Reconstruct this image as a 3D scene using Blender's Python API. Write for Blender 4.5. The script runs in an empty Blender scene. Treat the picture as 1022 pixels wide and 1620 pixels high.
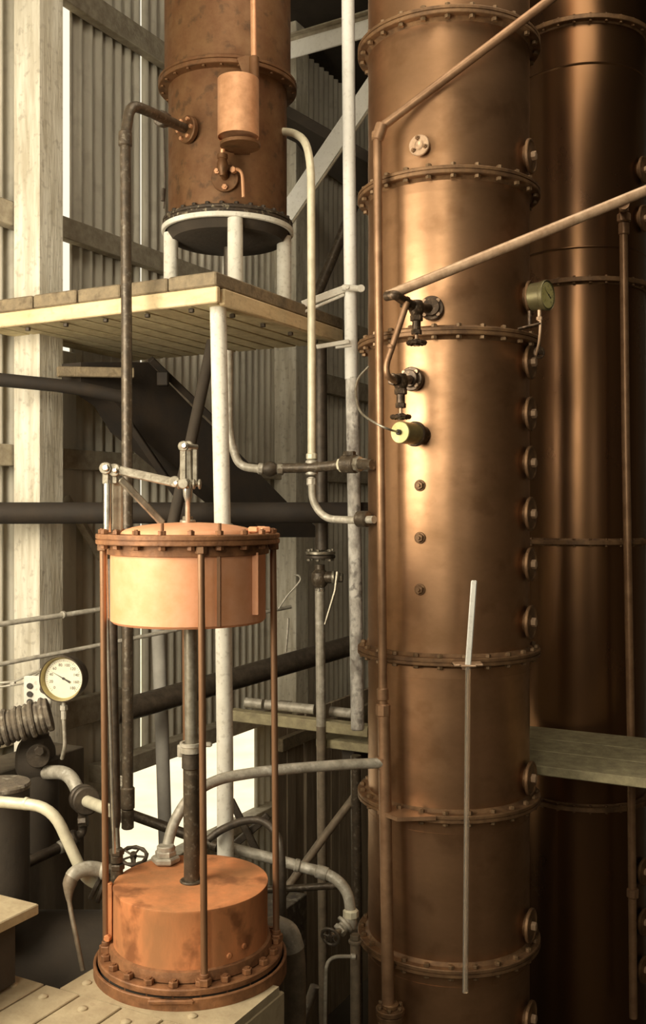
import bpy, math, random
from mathutils import Vector as V, Matrix
random.seed(7)
PI = math.pi
# ------------------------------------------------------------------ camera
F = 1580.0; CX = 511.0; HY = 805.0; CZ = 5.0
S = bpy.context.scene
C = S.collection
cam = bpy.data.cameras.new('camera'); co = bpy.data.objects.new('camera', cam); C.objects.link(co)
co.location = (0, 0, CZ); co.rotation_euler = (PI/2, 0, 0)
cam.sensor_fit = 'VERTICAL'; cam.sensor_height = 24; cam.sensor_width = 24*1022/1620
cam.lens = F/1620*24; cam.shift_y = -(810-HY)/1620
cam.clip_end = 400
S.camera = co
# ------------------------------------------------------------------ world, sun, lamps, exposure
W = bpy.data.worlds.new('sky'); S.world = W; W.use_nodes = True
wn = W.node_tree.nodes; bg = wn['Background']
bg.inputs[0].default_value = (1.0, .93, .74, 1); bg.inputs[1].default_value = 1.15
S.view_settings.view_transform = 'Standard'; S.view_settings.look = 'None'
S.view_settings.gamma = 1; S.view_settings.use_curve_mapping = False
S.view_settings.exposure = 0.0
def aim(o, p): o.rotation_euler = (V(p)-o.location).to_track_quat('-Z', 'Y').to_euler()
def area(name, loc, target, w, h, power, col):
    l = bpy.data.lights.new(name, 'AREA'); l.shape = 'RECTANGLE'; l.size = w; l.size_y = h
    l.energy = power; l.color = col
    o = bpy.data.objects.new(name, l); C.objects.link(o); o.location = loc; aim(o, target); return o
KEY = area('window_light', (-3.3, 3.0, CZ+1.0), (.3, 6.0, CZ+.1), 2.2, 3.0, 335, (1, .90, .71))
BACK = area('doorway_light', (-2.3, -3.9, CZ+2.7), (.9, 6.2, CZ+.6), 1.9, 4.2, 300, (1, .90, .70))
ROOF = area('added_roof_fill', (.3, 5.6, CZ+4.8), (-.9, 7.0, CZ), 3.6, 3.0, 150, (1, .88, .68))  # added overhead lamp, brightens the left wall and lifts the blacks
FILL = area('added_front_fill', (3.6, -3.2, CZ+.8), (-2, 8, CZ+.5), 2.0, 3.0, 24, (1, .90, .72))  # added soft lamp from front right, brightens the left wall
sl = bpy.data.lights.new('sun', 'SUN'); sl.energy = 4.0; sl.angle = .02; sl.color = (1, .93, .78)
so = bpy.data.objects.new('sun', sl); C.objects.link(so); so.rotation_euler = (math.radians(40), 0, math.radians(75))
# ------------------------------------------------------------------ frames
TH = math.radians(28); CT, ST = math.cos(TH), math.sin(TH)
U = V((-CT, ST, 0)); VV = V((ST, CT, 0)); Z = V((0, 0, 1))
def P(px, py, y): return V(((px-CX)/F*y, y, CZ+(HY-py)/F*y))
def AB(a, b, z): return V((-CT*a+ST*b, ST*a+CT*b, z))
RUV = Matrix((U, VV, Z)).transposed()                       # columns u, v, z
AW, BW = 5.33, 11.4
# ------------------------------------------------------------------ materials
def mat(name, col, rough=.7, metal=0., var=.25, scale=6., stretch=(1, 1, 1), bump=.0, col2=None, lo=.35, hi=.7,
        spot=None, spot_amt=.5, spot_scale=25., rvar=0., coat=0.):
    m = bpy.data.materials.new(name); m.use_nodes = True
    n = m.node_tree.nodes; k = m.node_tree.links; b = n['Principled BSDF']
    b.inputs['Roughness'].default_value = rough; b.inputs['Metallic'].default_value = metal
    if coat: b.inputs['Coat Weight'].default_value = coat; b.inputs['Coat Roughness'].default_value = .3
    tc = n.new('ShaderNodeTexCoord'); mp = n.new('ShaderNodeMapping'); k.new(tc.outputs['Object'], mp.inputs[0])
    mp.inputs['Scale'].default_value = stretch
    no = n.new('ShaderNodeTexNoise'); no.inputs['Scale'].default_value = scale; no.inputs['Detail'].default_value = 6
    no.inputs['Roughness'].default_value = .62; k.new(mp.outputs[0], no.inputs['Vector'])
    r = n.new('ShaderNodeValToRGB'); k.new(no.outputs[0], r.inputs[0])
    c2 = col2 or tuple(c*(1-var) for c in col)
    r.color_ramp.elements[0].position = lo; r.color_ramp.elements[1].position = hi
    r.color_ramp.elements[0].color = (*c2, 1); r.color_ramp.elements[1].color = (*col, 1)
    out = r.outputs[0]
    if spot:
        n2 = n.new('ShaderNodeTexNoise'); n2.inputs['Scale'].default_value = spot_scale; n2.inputs['Detail'].default_value = 4
        k.new(tc.outputs['Object'], n2.inputs['Vector'])
        r2 = n.new('ShaderNodeValToRGB'); k.new(n2.outputs[0], r2.inputs[0])
        r2.color_ramp.elements[0].position = .56; r2.color_ramp.elements[1].position = .68
        r2.color_ramp.elements[1].color = (spot_amt,)*3+(1,)
        r2.color_ramp.elements[0].color = (0, 0, 0, 1)
        mx = n.new('ShaderNodeMix'); mx.data_type = 'RGBA'
        k.new(r2.outputs[0], mx.inputs['Factor']); k.new(out, mx.inputs['A']); mx.inputs['B'].default_value = (*spot, 1)
        out = mx.outputs['Result']
    k.new(out, b.inputs['Base Color'])
    if rvar:
        mr = n.new('ShaderNodeMapRange'); k.new(no.outputs[0], mr.inputs[0])
        mr.inputs[1].default_value = .3; mr.inputs[2].default_value = .7
        mr.inputs[3].default_value = rough+rvar; mr.inputs[4].default_value = rough-rvar
        k.new(mr.outputs[0], b.inputs['Roughness'])
    if bump:
        bn = n.new('ShaderNodeBump'); bn.inputs['Strength'].default_value = bump; bn.inputs['Distance'].default_value = .01
        n3 = n.new('ShaderNodeTexNoise'); n3.inputs['Scale'].default_value = scale*4; n3.inputs['Detail'].default_value = 5
        k.new(mp.outputs[0], n3.inputs['Vector']); k.new(n3.outputs[0], bn.inputs['Height']); k.new(bn.outputs[0], b.inputs['Normal'])
    return m
COPPER = mat('column_copper', (.53, .305, .17), .41, .92, scale=2.2, stretch=(1, 1, 1.6), col2=(.32, .18, .092), rvar=.06,
             spot=(.22, .11, .05), spot_amt=.4, spot_scale=5, lo=.3, hi=.72, bump=.05)
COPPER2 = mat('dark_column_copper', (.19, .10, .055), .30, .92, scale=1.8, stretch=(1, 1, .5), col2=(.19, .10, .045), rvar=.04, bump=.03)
COPOLD = mat('weathered_copper', (.20, .105, .045), .55, .45, scale=7, col2=(.14, .06, .022), spot=(.05, .028, .012), spot_amt=.6, spot_scale=13, bump=.15, rvar=.1)
COPCAN = mat('pale_copper', (.74, .40, .22), .45, .45, scale=14, col2=(.55, .28, .14), bump=.1)
FLG = mat('flange_bronze', (.30, .17, .08), .55, .45, scale=12, col2=(.13, .07, .035), bump=.25)
RING = mat('blackened_flange', (.075, .05, .03), .6, .2, scale=14, col2=(.03, .02, .012), spot=(.5, .42, .28), spot_amt=.6, spot_scale=38, bump=.4)
BOLT = mat('bolt_steel', (.27, .17, .09), .5, .5, scale=30, bump=.1)
PIPEC = mat('copper_pipe_brown', (.42, .25, .14), .42, .5, scale=10, col2=(.27, .15, .08), bump=.1)
PIPEP = mat('pale_pipe', (.66, .46, .30), .45, .3, scale=20, col2=(.44, .28, .17), bump=.1)
TANK = mat('orange_tank', (.84, .42, .24), .55, .15, scale=9, col2=(.76, .34, .16), bump=.1)
TANKR = mat('rusted_orange_tank', (.74, .28, .11), .62, .1, scale=5, stretch=(1, 1, .35), col2=(.42, .19, .08), spot=(.17, .06, .022), spot_amt=.75, spot_scale=6, bump=.3)
TANKF = mat('rusted_flange', (.36, .165, .07), .6, .2, scale=12, col2=(.16, .07, .03), bump=.35)
ROD = mat('tie_rod', (.29, .165, .09), .45, .5, scale=20, stretch=(1, 1, .2), col2=(.24, .12, .06), bump=.1)
WHITE = mat('whitewash', (.80, .77, .67), .75, 0, scale=9, col2=(.66, .62, .52), spot=(.30, .25, .18), spot_amt=.35, spot_scale=38, bump=.25)
FLAKE = mat('flaking_white_paint', (.70, .67, .60), .7, 0, scale=12, stretch=(1, 1, .6), col2=(.34, .31, .27), spot=(.16, .14, .12), spot_amt=.8, spot_scale=18, bump=.4, lo=.4, hi=.6)
TIMW = mat('whitewashed_timber', (.84, .79, .66), .85, 0, scale=14, stretch=(1, 1, .12), col2=(.52, .46, .34), spot=(.25, .2, .14), spot_amt=.35, spot_scale=20, bump=.4)
PLAW = mat('cream_board', (.82, .66, .40), .8, 0, scale=12, stretch=(.3, .3, 1), col2=(.66, .50, .28), spot=(.35, .24, .12), spot_amt=.3, spot_scale=22, bump=.3)
UNDER = mat('cream_underboard', (.78, .68, .42), .8, 0, scale=10, col2=(.56, .46, .26), spot=(.35, .26, .12), spot_amt=.35, spot_scale=14, bump=.3)
PLANK = mat('grey_plank', (.30, .23, .135), .85, 0, scale=16, col2=(.19, .145, .09), spot=(.10, .07, .04), spot_amt=.5, spot_scale=18, bump=.5)
WALK = mat('walkway_plank', (.44, .38, .22), .85, 0, scale=12, col2=(.26, .22, .13), bump=.4)
DECK = mat('deck_plate', (.50, .41, .26), .7, 0, scale=10, col2=(.37, .29, .18), spot=(.28, .2, .12), spot_amt=.4, spot_scale=20, bump=.25)
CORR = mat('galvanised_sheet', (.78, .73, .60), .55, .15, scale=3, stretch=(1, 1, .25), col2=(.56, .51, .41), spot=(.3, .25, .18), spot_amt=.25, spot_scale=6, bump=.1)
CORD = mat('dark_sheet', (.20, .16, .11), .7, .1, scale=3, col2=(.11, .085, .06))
GIRT = mat('girt_timber', (.48, .42, .31), .85, 0, scale=12, col2=(.30, .25, .18), bump=.4)
UNLIT = mat('unlit_black', (.034, .022, .012), .8, 0, scale=6, col2=(.018, .013, .009), bump=.2)  # near-black colour puts the unlit look into these shapes
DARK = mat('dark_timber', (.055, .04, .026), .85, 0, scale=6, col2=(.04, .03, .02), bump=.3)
IRON = mat('black_iron', (.11, .085, .06), .5, .35, scale=18, col2=(.055, .042, .03), bump=.2)
IRONP = mat('brown_iron_pipe', (.115, .085, .055), .42, .35, scale=22, col2=(.06, .045, .03), spot=(.4, .36, .28), spot_amt=.25, spot_scale=40, bump=.2)
STEEL = mat('worn_steel', (.42, .38, .30), .38, .6, scale=20, col2=(.22, .19, .14), bump=.15)
BRIGHT = mat('bright_steel', (.75, .72, .64), .22, .8, scale=20, col2=(.5, .46, .38))
GPIPE = mat('grey_pipe', (.55, .50, .41), .5, .2, scale=16, col2=(.30, .27, .21), spot=(.8, .77, .68), spot_amt=.4, spot_scale=22, bump=.2)
CPIPE = mat('cream_pipe', (.72, .67, .50), .45, .1, scale=14, col2=(.55, .50, .36), bump=.1)
LAG = mat('pipe_lagging', (.20, .16, .11), .9, 0, scale=14, col2=(.10, .08, .06), spot=(.55, .5, .4), spot_amt=.4, spot_scale=16, bump=.6)
BRASS = mat('gauge_brass', (.50, .42, .20), .38, .6, scale=16, col2=(.34, .28, .13))
DBRASS = mat('dull_green_brass', (.17, .145, .065), .45, .5, scale=16, col2=(.11, .09, .04))
DIAL = mat('dial_paper', (.72, .68, .54), .5, 0, scale=8, col2=(.62, .57, .43))
DIALY = mat('dial_yellow', (.92, .86, .42), .5, 0, scale=14, col2=(.66, .58, .2))
INK = mat('ink', (.05, .04, .03), .6)
BRIGHTW = mat('brightened_white_paint', (.93, .91, .84), .6, 0, scale=9, col2=(.86, .84, .76), spot=(.4, .35, .28), spot_amt=.2, spot_scale=40, bump=.15)  # white raised in colour where too little lamp light arrives
DPIPE = mat('dull_brown_pipe', (.27, .21, .145), .55, .2, scale=16, col2=(.16, .125, .085), bump=.2)
BRBOARD = mat('brown_board', (.42, .33, .22), .85, 0, scale=12, stretch=(1, 1, .15), col2=(.24, .18, .12), bump=.3)
GROUND = mat('pale_ground', (.78, .72, .58), .9, 0, scale=1.2, col2=(.66, .6, .46))
FLOORM = mat('dark_floor', (.10, .08, .055), .9, 0, scale=2)
LIMEW = mat('limewashed_brick', (.74, .70, .57), .85, 0, scale=4, col2=(.55, .5, .4), bump=.3)
DIMB = mat('filler_brown', (.15, .12, .08), .9, 0, scale=4, stretch=(1, 1, .3), col2=(.06, .045, .03), bump=.3)
BLUR = mat('grey_whitewash', (.50, .47, .41), .8, 0, scale=6, col2=(.38, .35, .3))
GLASS = bpy.data.materials.new('tube_glass'); GLASS.use_nodes = True
_g = GLASS.node_tree.nodes['Principled BSDF']; _g.inputs['Transmission Weight'].default_value = .85
_g.inputs['Roughness'].default_value = .08; _g.inputs['Base Color'].default_value = (.9, .82, .68, 1); _g.inputs['IOR'].default_value = 1.45
# ------------------------------------------------------------------ mesh helpers
class M:
    def __init__(s): s.v = []; s.f = []
    def add(s, vs, fs):
        n = len(s.v); s.v += [V(p) for p in vs]; s.f += [tuple(i+n for i in f) for f in fs]; return s
    def box(s, c, size, R=None):
        R = R or Matrix.Identity(3); c = V(c); h = V(size)/2
        vs = [c+R@V((x*h.x, y*h.y, z*h.z)) for x in (-1, 1) for y in (-1, 1) for z in (-1, 1)]
        return s.add(vs, [(0, 1, 3, 2), (4, 6, 7, 5), (0, 4, 5, 1), (2, 3, 7, 6), (0, 2, 6, 4), (1, 5, 7, 3)])
    def bbox(s, c, size, R=None, b=.006):                     # chamfered box
        R = R or Matrix.Identity(3); c = V(c); h = V(size)/2; b = min(b, min(h)*.8)
        lay = []
        for z, q in ((-h.z, b), (-h.z+b, 0), (h.z-b, 0), (h.z, b)):
            x, y = h.x-q, h.y-q; cc = b if q == 0 else 0
            if q: ring = [(x, y-b), (x-b, y), (-x+b, y), (-x, y-b), (-x, -y+b), (-x+b, -y), (x-b, -y), (x, -y+b)]
            else: ring = [(x, y-b), (x-b, y), (-x+b, y), (-x, y-b), (-x, -y+b), (-x+b, -y), (x-b, -y), (x, -y+b)]
            lay.append([c+R@V((px, py, z)) for px, py in ring])
        vs = [p for l in lay for p in l]; fs = []
        for i in range(3):
            for j in range(8):
                k = (j+1) % 8; fs.append((i*8+j, i*8+k, (i+1)*8+k, (i+1)*8+j))
        fs += [tuple(range(7, -1, -1)), tuple(range(24, 32))]
        return s.add(vs, fs)
    def beam(s, p0, p1, w, h, up=Z):
        p0, p1 = V(p0), V(p1); d = (p1-p0); L = d.length; d.normalize(); up = V(up)
        x = up.cross(d)
        if x.length < 1e-4: x = V((1, 0, 0))
        x.normalize(); y = d.cross(x)
        R = Matrix((x, y, d)).transposed()
        return s.bbox((p0+p1)/2, (w, h, L), R)
    def tube(s, pts, rs, n=14, caps=True, closed=False):
        pts = [V(p) for p in pts]; N = len(pts)
        if not hasattr(rs, '__len__'): rs = [rs]*N
        tans = []
        for i in range(N):
            if closed: t = pts[(i+1) % N]-pts[i-1]
            else: t = pts[min(i+1, N-1)]-pts[max(i-1, 0)]
            tans.append(t.normalized())
        t0 = tans[0]; ref = Z if abs(t0.z) < .9 else V((0, 1, 0))
        a = t0.cross(ref).normalized(); vs = []; fs = []
        for i in range(N):
            t = tans[i]; a = (a-t*a.dot(t)); a.normalize(); b = t.cross(a)
            vs += [pts[i]+(a*math.cos(2*PI*j/n)+b*math.sin(2*PI*j/n))*rs[i] for j in range(n)]
        for i in range(N-1 if not closed else N):
            i2 = (i+1) % N
            for j in range(n):
                k = (j+1) % n; fs.append((i*n+j, i*n+k, i2*n+k, i2*n+j))
        if caps and not closed: fs += [tuple(range(n-1, -1, -1)), tuple((N-1)*n+j for j in range(n))]
        return s.add(vs, fs)
    def cyl(s, p0, p1, r0, r1=None, n=20): return s.tube([p0, p1], [r0, r0 if r1 is None else r1], n)
    def lathe(s, c, prof, n=64, axis=Z, caps=False, arc=None):
        c = V(c); q = Z.rotation_difference(V(axis)); vs = []; fs = []; m = len(prof)
        for j in range(n):
            t = 2*PI*j/n; ct, st = math.cos(t), math.sin(t)
            vs += [c+q@V((r*ct, r*st, z)) for r, z in prof]
        for j in range(n):
            k = (j+1) % n
            for i in range(m-1): fs.append((j*m+i, k*m+i, k*m+i+1, j*m+i+1))
        return s.add(vs, fs)
    def disc(s, c, axis, r, h, b=.004, n=32, r2=None):          # solid disc, base at c, along axis
        r2 = r if r2 is None else r2
        return s.lathe(c, [(.0001, 0), (r-b, 0), (r, b), (r2, h-b), (r2-b, h), (.0001, h)], n, axis)
    def hexn(s, c, axis, r, h): return s.disc(c, axis, r, h, r*.12, 6)
    def wheel(s, c, axis, R, r, n=28, knobs=0, spokes=5):
        axis = V(axis).normalized(); q = Z.rotation_difference(axis); c = V(c)
        ring = [c+q@V((math.cos(2*PI*i/n)*R, math.sin(2*PI*i/n)*R, 0)) for i in range(n)]
        rr = [r*(1.25 if knobs and i % 2 else .9 if knobs else 1) for i in range(n)]
        s.tube(ring, rr, 8, closed=True)
        for i in range(spokes):
            t = 2*PI*i/spokes; s.tube([c, c+q@V((math.cos(t)*R, math.sin(t)*R, 0))], r*.6, 6)
        s.cyl(c-axis*r*1.5, c+axis*r*1.8, r*1.8, n=10); return s
def fil(pts, rad, seg=6):
    pts = [V(p) for p in pts]; out = [pts[0]]
    rl = rad if hasattr(rad, '__len__') else [rad]*(len(pts)-2)
    for i in range(1, len(pts)-1):
        p, a, b = pts[i], pts[i-1], pts[i+1]; da = (a-p); db = (b-p)
        r = min(rl[i-1], da.length*.49, db.length*.49); s0 = p+da.normalized()*r; s1 = p+db.normalized()*r
        for k in range(seg+1):
            t = k/seg; out.append(s0*(1-t)**2+p*2*t*(1-t)+s1*t*t)
    out.append(pts[-1]); return out
def crv(pts, seg=5):                                           # smooth curve through points
    pts = [V(p) for p in pts]; out = []
    q = [pts[0]*2-pts[1]]+pts+[pts[-1]*2-pts[-2]]
    for i in range(1, len(q)-2):
        a, b, c, d = q[i-1:i+3]
        for k in range(seg):
            t = k/seg; out.append(.5*((2*b)+(c-a)*t+(2*a-5*b+4*c-d)*t*t+(3*b-a-3*c+d)*t**3))
    out.append(pts[-1]); return out
ORG = {}
def mesh(m, mt, name='mesh', ang=35):
    me = bpy.data.meshes.new(name); me.from_pydata([tuple(p) for p in m.v], [], m.f); me.validate(); me.update()
    me.materials.append(mt); me.shade_smooth(); me.set_sharp_from_angle(angle=math.radians(ang)); return me
def obj(name, m, mt, parent=None, label=None, ang=35):
    if parent is not None: o0 = ORG[parent]
    else:
        xs = [p.x for p in m.v]; ys = [p.y for p in m.v]; zs = [p.z for p in m.v]
        o0 = V(((min(xs)+max(xs))/2, (min(ys)+max(ys))/2, min(zs)))
    for p in m.v: p -= o0
    o = bpy.data.objects.new(name, mesh(m, mt, name, ang)); C.objects.link(o)
    if parent is not None: o.parent = parent
    else: o.location = o0
    if label: o['label'] = label
    ORG[o] = o0; return o
def inst(name, me, parent, loc, rot=None):
    o = bpy.data.objects.new(name, me); C.objects.link(o); o.parent = parent
    o.location = V(loc)-ORG[parent]
    if rot is not None: o.rotation_euler = rot
    return o
def thing(name, label, cat, loc, group=None):
    o = bpy.data.objects.new(name, None); C.objects.link(o); o.location = loc; o['label'] = label; o['category'] = cat
    o.empty_display_size = .1
    if group: o['group'] = group
    ORG[o] = V(loc); return o
def tag(o, label, cat, group=None):
    o['label'] = label; o['category'] = cat
    if group: o['group'] = group
    return o
def struct(o, label=None):
    o['kind'] = 'structure'
    if label: o['label'] = label
    return o
def sempty(name, loc=(0, 0, 0)):
    o = bpy.data.objects.new(name, None); C.objects.link(o); o.location = loc; o['kind'] = 'structure'; ORG[o] = V(loc); return o
def pipe(name, label, cat, pts, r, mt, parts=(), group=None, n=14, rad=.1):
    """a pipe run; parts = (name, p0, p1, radius, n_sides, material)"""
    pts = fil(pts, rad) if rad else pts
    m = M(); m.tube(pts, r, n)
    if not parts: return tag(obj(name, m, mt), label, cat, group)
    base = V(min(pts, key=lambda p: p.z)); t = thing(name, label, cat, base, group)
    obj('tube', m, mt, t)
    for pn, p0, p1, pr, ns, pm in parts:
        q = M(); d = (V(p1)-V(p0)); q.disc(p0, d, pr, d.length, min(pr, d.length)*.18, ns); obj(pn, q, pm, t)
    return t
def bolt_mesh(r, above, below, mt, shank=0):
    m = M(); m.hexn((0, 0, above), Z, r, r*1.1); m.hexn((0, 0, -below-r*1.1), Z, r, r*1.1)
    m.cyl((0, 0, -below-r*.5), (0, 0, above+r*1.1+shank), r*.5, n=8)
    return mesh(m, mt, 'bolt')
# ------------------------------------------------------------------ SETTING
FZ, TZ = 0.0, CZ+5.0
gm = M(); gm.box((-20, 20, -.05), (160, 160, .1))
g = obj('ground', gm, GROUND); struct(g, 'pale sunlit ground outside the shed')
fm = M(); fm.box(AB(0, 3, .03), (2*AW+1, 17, .06), RUV)
struct(obj('floor', fm, FLOORM), 'dark floor under the machinery')
cm = M(); cm.box(AB(-.3, 3, TZ+.1), (12, 19, .2), RUV)
struct(obj('ceiling', cm, DARK), 'dark roof of the shed')
for nm, c, s in (('wall_right', AB(-6, 3, CZ), (.1, 18, 10)), ('wall_front', AB(0, -6, CZ), (12, .1, 10))):
    m = M(); m.box(c, s, RUV); struct(obj(nm, m, CORD))
PITCH = .118
def corr(b0, b1, z0, z1, axis='v', plane=AW, mt=CORR, parent=None):
    m = M(); n = max(2, int((b1-b0)/PITCH*8)); vs = []; fs = []
    for i in range(n+1):
        b = b0+(b1-b0)*i/n; off = .024*math.sin(2*PI*b/PITCH)
        for z in (z0, z1):
            for th in (0, .004):
                vs.append(AB(plane+off+th, b, z) if axis == 'v' else AB(b, plane+off+th, z))
    for i in range(n):
        k = i*4; fs += [(k, k+4, k+6, k+2), (k+1, k+3, k+7, k+5), (k+2, k+6, k+7, k+3), (k, k+1, k+5, k+4)]
    fs += [(0, 2, 3, 1), (n*4, n*4+1, n*4+3, n*4+2)]
    m.add(vs, fs); return obj('corrugated_sheet', m, mt, parent, ang=60)
PFZ = CZ+1.2
wl = sempty('wall_left', AB(AW, 3, 0)); wl['label'] = 'corrugated iron wall with timber girts behind the tanks'
zo0, zo1 = CZ-3.02, CZ-2.12                                     # low opening in the wall
edges = [(-6, 1.5), (1.5, 3.3), (3.3, 4.2), (4.2, 5.0), (5.0, 5.78), (5.855, 6.35), (6.35, 6.74), (6.772, 7.62), (7.62, 8.555), (8.555, 9.505), (9.505, 10.455), (10.455, BW)]
for i, (b0, b1) in enumerate(edges):
    if 6.4 < (b0+b1)/2 < 9.0:
        corr(b0, b1, zo1, TZ, parent=wl); corr(b0, b1, FZ, zo0, parent=wl)
    else: corr(b0, b1, FZ, TZ, parent=wl)
def zwall(px, py):
    r = (px-CX)/F; b = (CT*AW+r*ST*AW)/(ST-r*CT); y = ST*AW+CT*b; return CZ+(HY-py)/F*y, b
for (px, yt, yb, b0, b1) in ((230, 62, 98, 4.2, 11.3), (0, 322, 361, 3.6, 5.45), (130, 362, 395, 5.6, 11.3), (150, 715, 745, 3.6, 11.3), (500, 592, 622, 9.3, 11.3), (60, 1115, 1160, 3.6, 6.4)):
    zt, _ = zwall(px, yt); zb, _ = zwall(px, yb)
    m = M(); m.bbox(AB(AW-.075, (b0+b1)/2, (zt+zb)/2), (.09, b1-b0, zt-zb), RUV); obj('girt', m, GIRT, wl)
m = M(); m.bbox(AB(AW-.06, 7.6, zo1+.03), (.12, 2.5, .10), RUV); m.bbox(AB(AW-.06, 7.6, zo0-.04), (.16, 2.5, .10), RUV); obj('opening_frame', m, GIRT, wl)
m = M(); m.bbox(AB(AW-.035, 5.82, (PFZ+FZ)/2), (.02, .16, PFZ-FZ), RUV); obj('cover_strip', m, CORR, wl)
wb = sempty('wall_back', AB(2, BW, 0)); wb['label'] = 'corrugated wall across the far end of the shed'
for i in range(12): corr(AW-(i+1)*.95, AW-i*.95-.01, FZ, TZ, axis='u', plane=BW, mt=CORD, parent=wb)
# wall posts (whitewashed)
def post(a, b, w, z0, z1, label, lean=0.):
    m = M(); c = AB(a, b, 0)
    m.beam(c+V((0, 0, z0)), c+V((lean, 0, z1)), w, w, up=VV)
    return tag(obj('timber_post', m, TIMW), label, 'post', None)
post(5.08, 5.28, .24, FZ, TZ, 'whitewashed square timber wall post beside the big dial gauge', -.0)
post(5.17, 9.02, .26, FZ, TZ, 'grey square timber wall post seen between white pillar and upright pipe')
# roof steel: angle, white diagonal brace
t = thing('angle_beam', 'white steel angle beam with bolt holes high beside the tall column', 'beam', P(455, 80, 9.0))
p0, p1 = P(380, 102, 9.3), P(640, 28, 8.0)
m = M(); m.beam(p0, p1, .02, .155); obj('web', m, BRIGHTW, t)
m = M(); m.beam(p0+V((0, -.045, .10)), p1+V((0, -.045, .10)), .10, .015); m.beam(p0+V((0, -.02, .105)), p1+V((0, -.02, .105)), .015, .075); obj('upper_flange', m, GIRT, t)
m = M()
for x, y in ((463, 58), (476, 55)): m.disc(P(x, y, 8.92)+V((0, .05, 0)), V((0, -1, 0)), .012, .012, .002, 10)
obj('bolt_hole', m, INK, t)
t = thing('diagonal_brace', 'white flat steel brace slanting up behind the upright white pipe', 'brace', P(455, 325, 8.6))
p0, p1 = P(430, 372, 8.9), P(640, 62, 8.3)
m = M(); m.beam(p0, p1, .02, .15, up=V((-.5, -.2, .5))); obj('web', m, BRIGHTW, t)
m = M(); q = V((.075, -.02, -.055)); m.beam(p0+q, p1+q, .07, .02, up=V((-.5, -.2, .5))); obj('lower_flange', m, GIRT, t)
m = M(); m.beam(P(425, 95, 10.8), P(700, 248, 10.2), .25, 1.0, up=V((0, 1, 0)))
m = M(); m.beam(P(430, 190, 10.2), P(600, 288, 9.9), .10, .95, up=V((0, 1, 0)))
tag(obj('shade_board', m, DARK), 'broad dark board added as shade, sloping behind the white brace', 'board')  # dark board stands in for shade across the far wall
pipe('slanting_pipe', 'dim slanting pipe behind the upright white pipe above the platform', 'pipe', [P(500, 470, 8.4), P(560, 325, 8.4)], .045, IRONP, rad=0)
# ------------------------------------------------------------------ UPPER PLATFORM
PZ = CZ-(452-HY)/F*5.8                                           # plank underside
PF = CZ-(478-HY)/F*5.8
pl = thing('platform', 'raised timber platform with cream edge boards carrying the round copper vessel', 'platform', AB(3.27, 4.83, PF))
A0, A1, B0, B1 = 3.268, 5.24, 4.831, 6.47
a = A0; ws = [.355, .36, .345, .37, .36, .30]
for w in ws:
    if a+w > A1: w = A1-a
    if w < .1: break
    m = M(); m.bbox(AB(a+w/2, (B0+B1)/2+random.uniform(-.006, .006), PZ+.045), (w-.012, B1-B0, .088+random.uniform(-.006, .004)), RUV, .008); obj('plank', m, PLANK, pl); a += w
m = M(); m.bbox(AB((A0+A1)/2, B0+.02, (PZ+PF)/2), (A1-A0, .04, PZ-PF), RUV); obj('edge_board', m, PLAW, pl)
m = M(); m.bbox(AB(A0+.02, B0+.58+.04, (PZ+PF)/2), (.04, 1.08, PZ-PF), RUV); obj('edge_board', m, PLAW, pl)
m = M(); m.bbox(AB(A0+.02, B0+1.18+.23, (PZ+PF)/2), (.04, .44, PZ-PF), RUV); obj('edge_board', m, PLAW, pl)
a = A0+.05; i = 0
while a < A1-.05:
    w = (.17, .175)[i % 2]; gap = .042 if i % 2 else .012
    m = M(); m.bbox(AB(a+w/2, (B0+B1)/2+.03, PF+.018), (w-gap, B1-B0-.06, .022), RUV, .003); obj('underboard', m, UNDER, pl); a += w; i += 1
nut = M(); nut.hexn((0, 0, -.022), Z, .018, .022); nutm = mesh(nut, IRON, 'nut')
for k in range(6): inst('nut', nutm, pl, AB(A0+.25+k*.33, B0+.10, PF+.002))
for k in range(4): inst('nut', nutm, pl, AB(A0+.12, B0+.35+k*.36, PF+.002))
for x, y in ((285, 468),): 
    m = M(); m.disc(P(x, y, 6.0)+VV*.07, -VV, .011, .012, .002, 10); obj('bolt_hole', m, INK, pl)
# white pillar under platform corner
wp = thing('white_pillar', 'white round pillar holding up the corner of the platform', 'pillar', P(356, 1420, 5.95))
m = M(); m.tube([P(345, 483, 6.0), P(352, 830, 6.0), P(356, 1200, 6.0), P(357, 1440, 6.0)], .050, 24); obj('shaft', m, WHITE, wp)
m = M(); m.box(P(344, 481, 6.0), (.13, .13, .015), RUV); obj('cap_plate', m, IRON, wp)
m = M(); m.disc(P(357, 1442, 6.0), Z, .10, .02); m.cyl(P(357, 1444, 6.0), V((P(357, 1440, 6.0).x, 6.0, 0.05)), .06, n=16); obj('foot', m, WHITE, wp)
# tall white upright pipe by the column
pipe('white_upright_pipe', 'tall white-painted upright pipe with flaking paint beside the main column', 'pipe',
     [P(550, -90, 6.9), P(552, 200, 6.9), P(556, 600, 6.85)], .045, BRIGHTW, [('flaking_length', P(566, 1155, 6.75), P(557, 596, 6.85), .0455, 20, FLAKE)], rad=0, n=20)
t = thing('pipe_clip', 'white strap clip gripping the upright pipe above platform edge', 'bracket', P(548, 458, 6.8))
m = M(); m.beam(P(478, 482, 6.75), P(547, 456, 6.84), .012, .05); m.beam(P(480, 494, 6.75), P(545, 466, 6.84), .012, .02); obj('strap', m, WHITE, t)
m = M(); m.cyl(P(542, 455, 6.78), P(574, 457, 6.75), .022, n=12); obj('clamp', m, WHITE, t)
m = M(); m.disc(P(571, 457, 6.74), V((.1, -1, 0)), .026, .02, .003, 16); obj('nut', m, WHITE, t)
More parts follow.
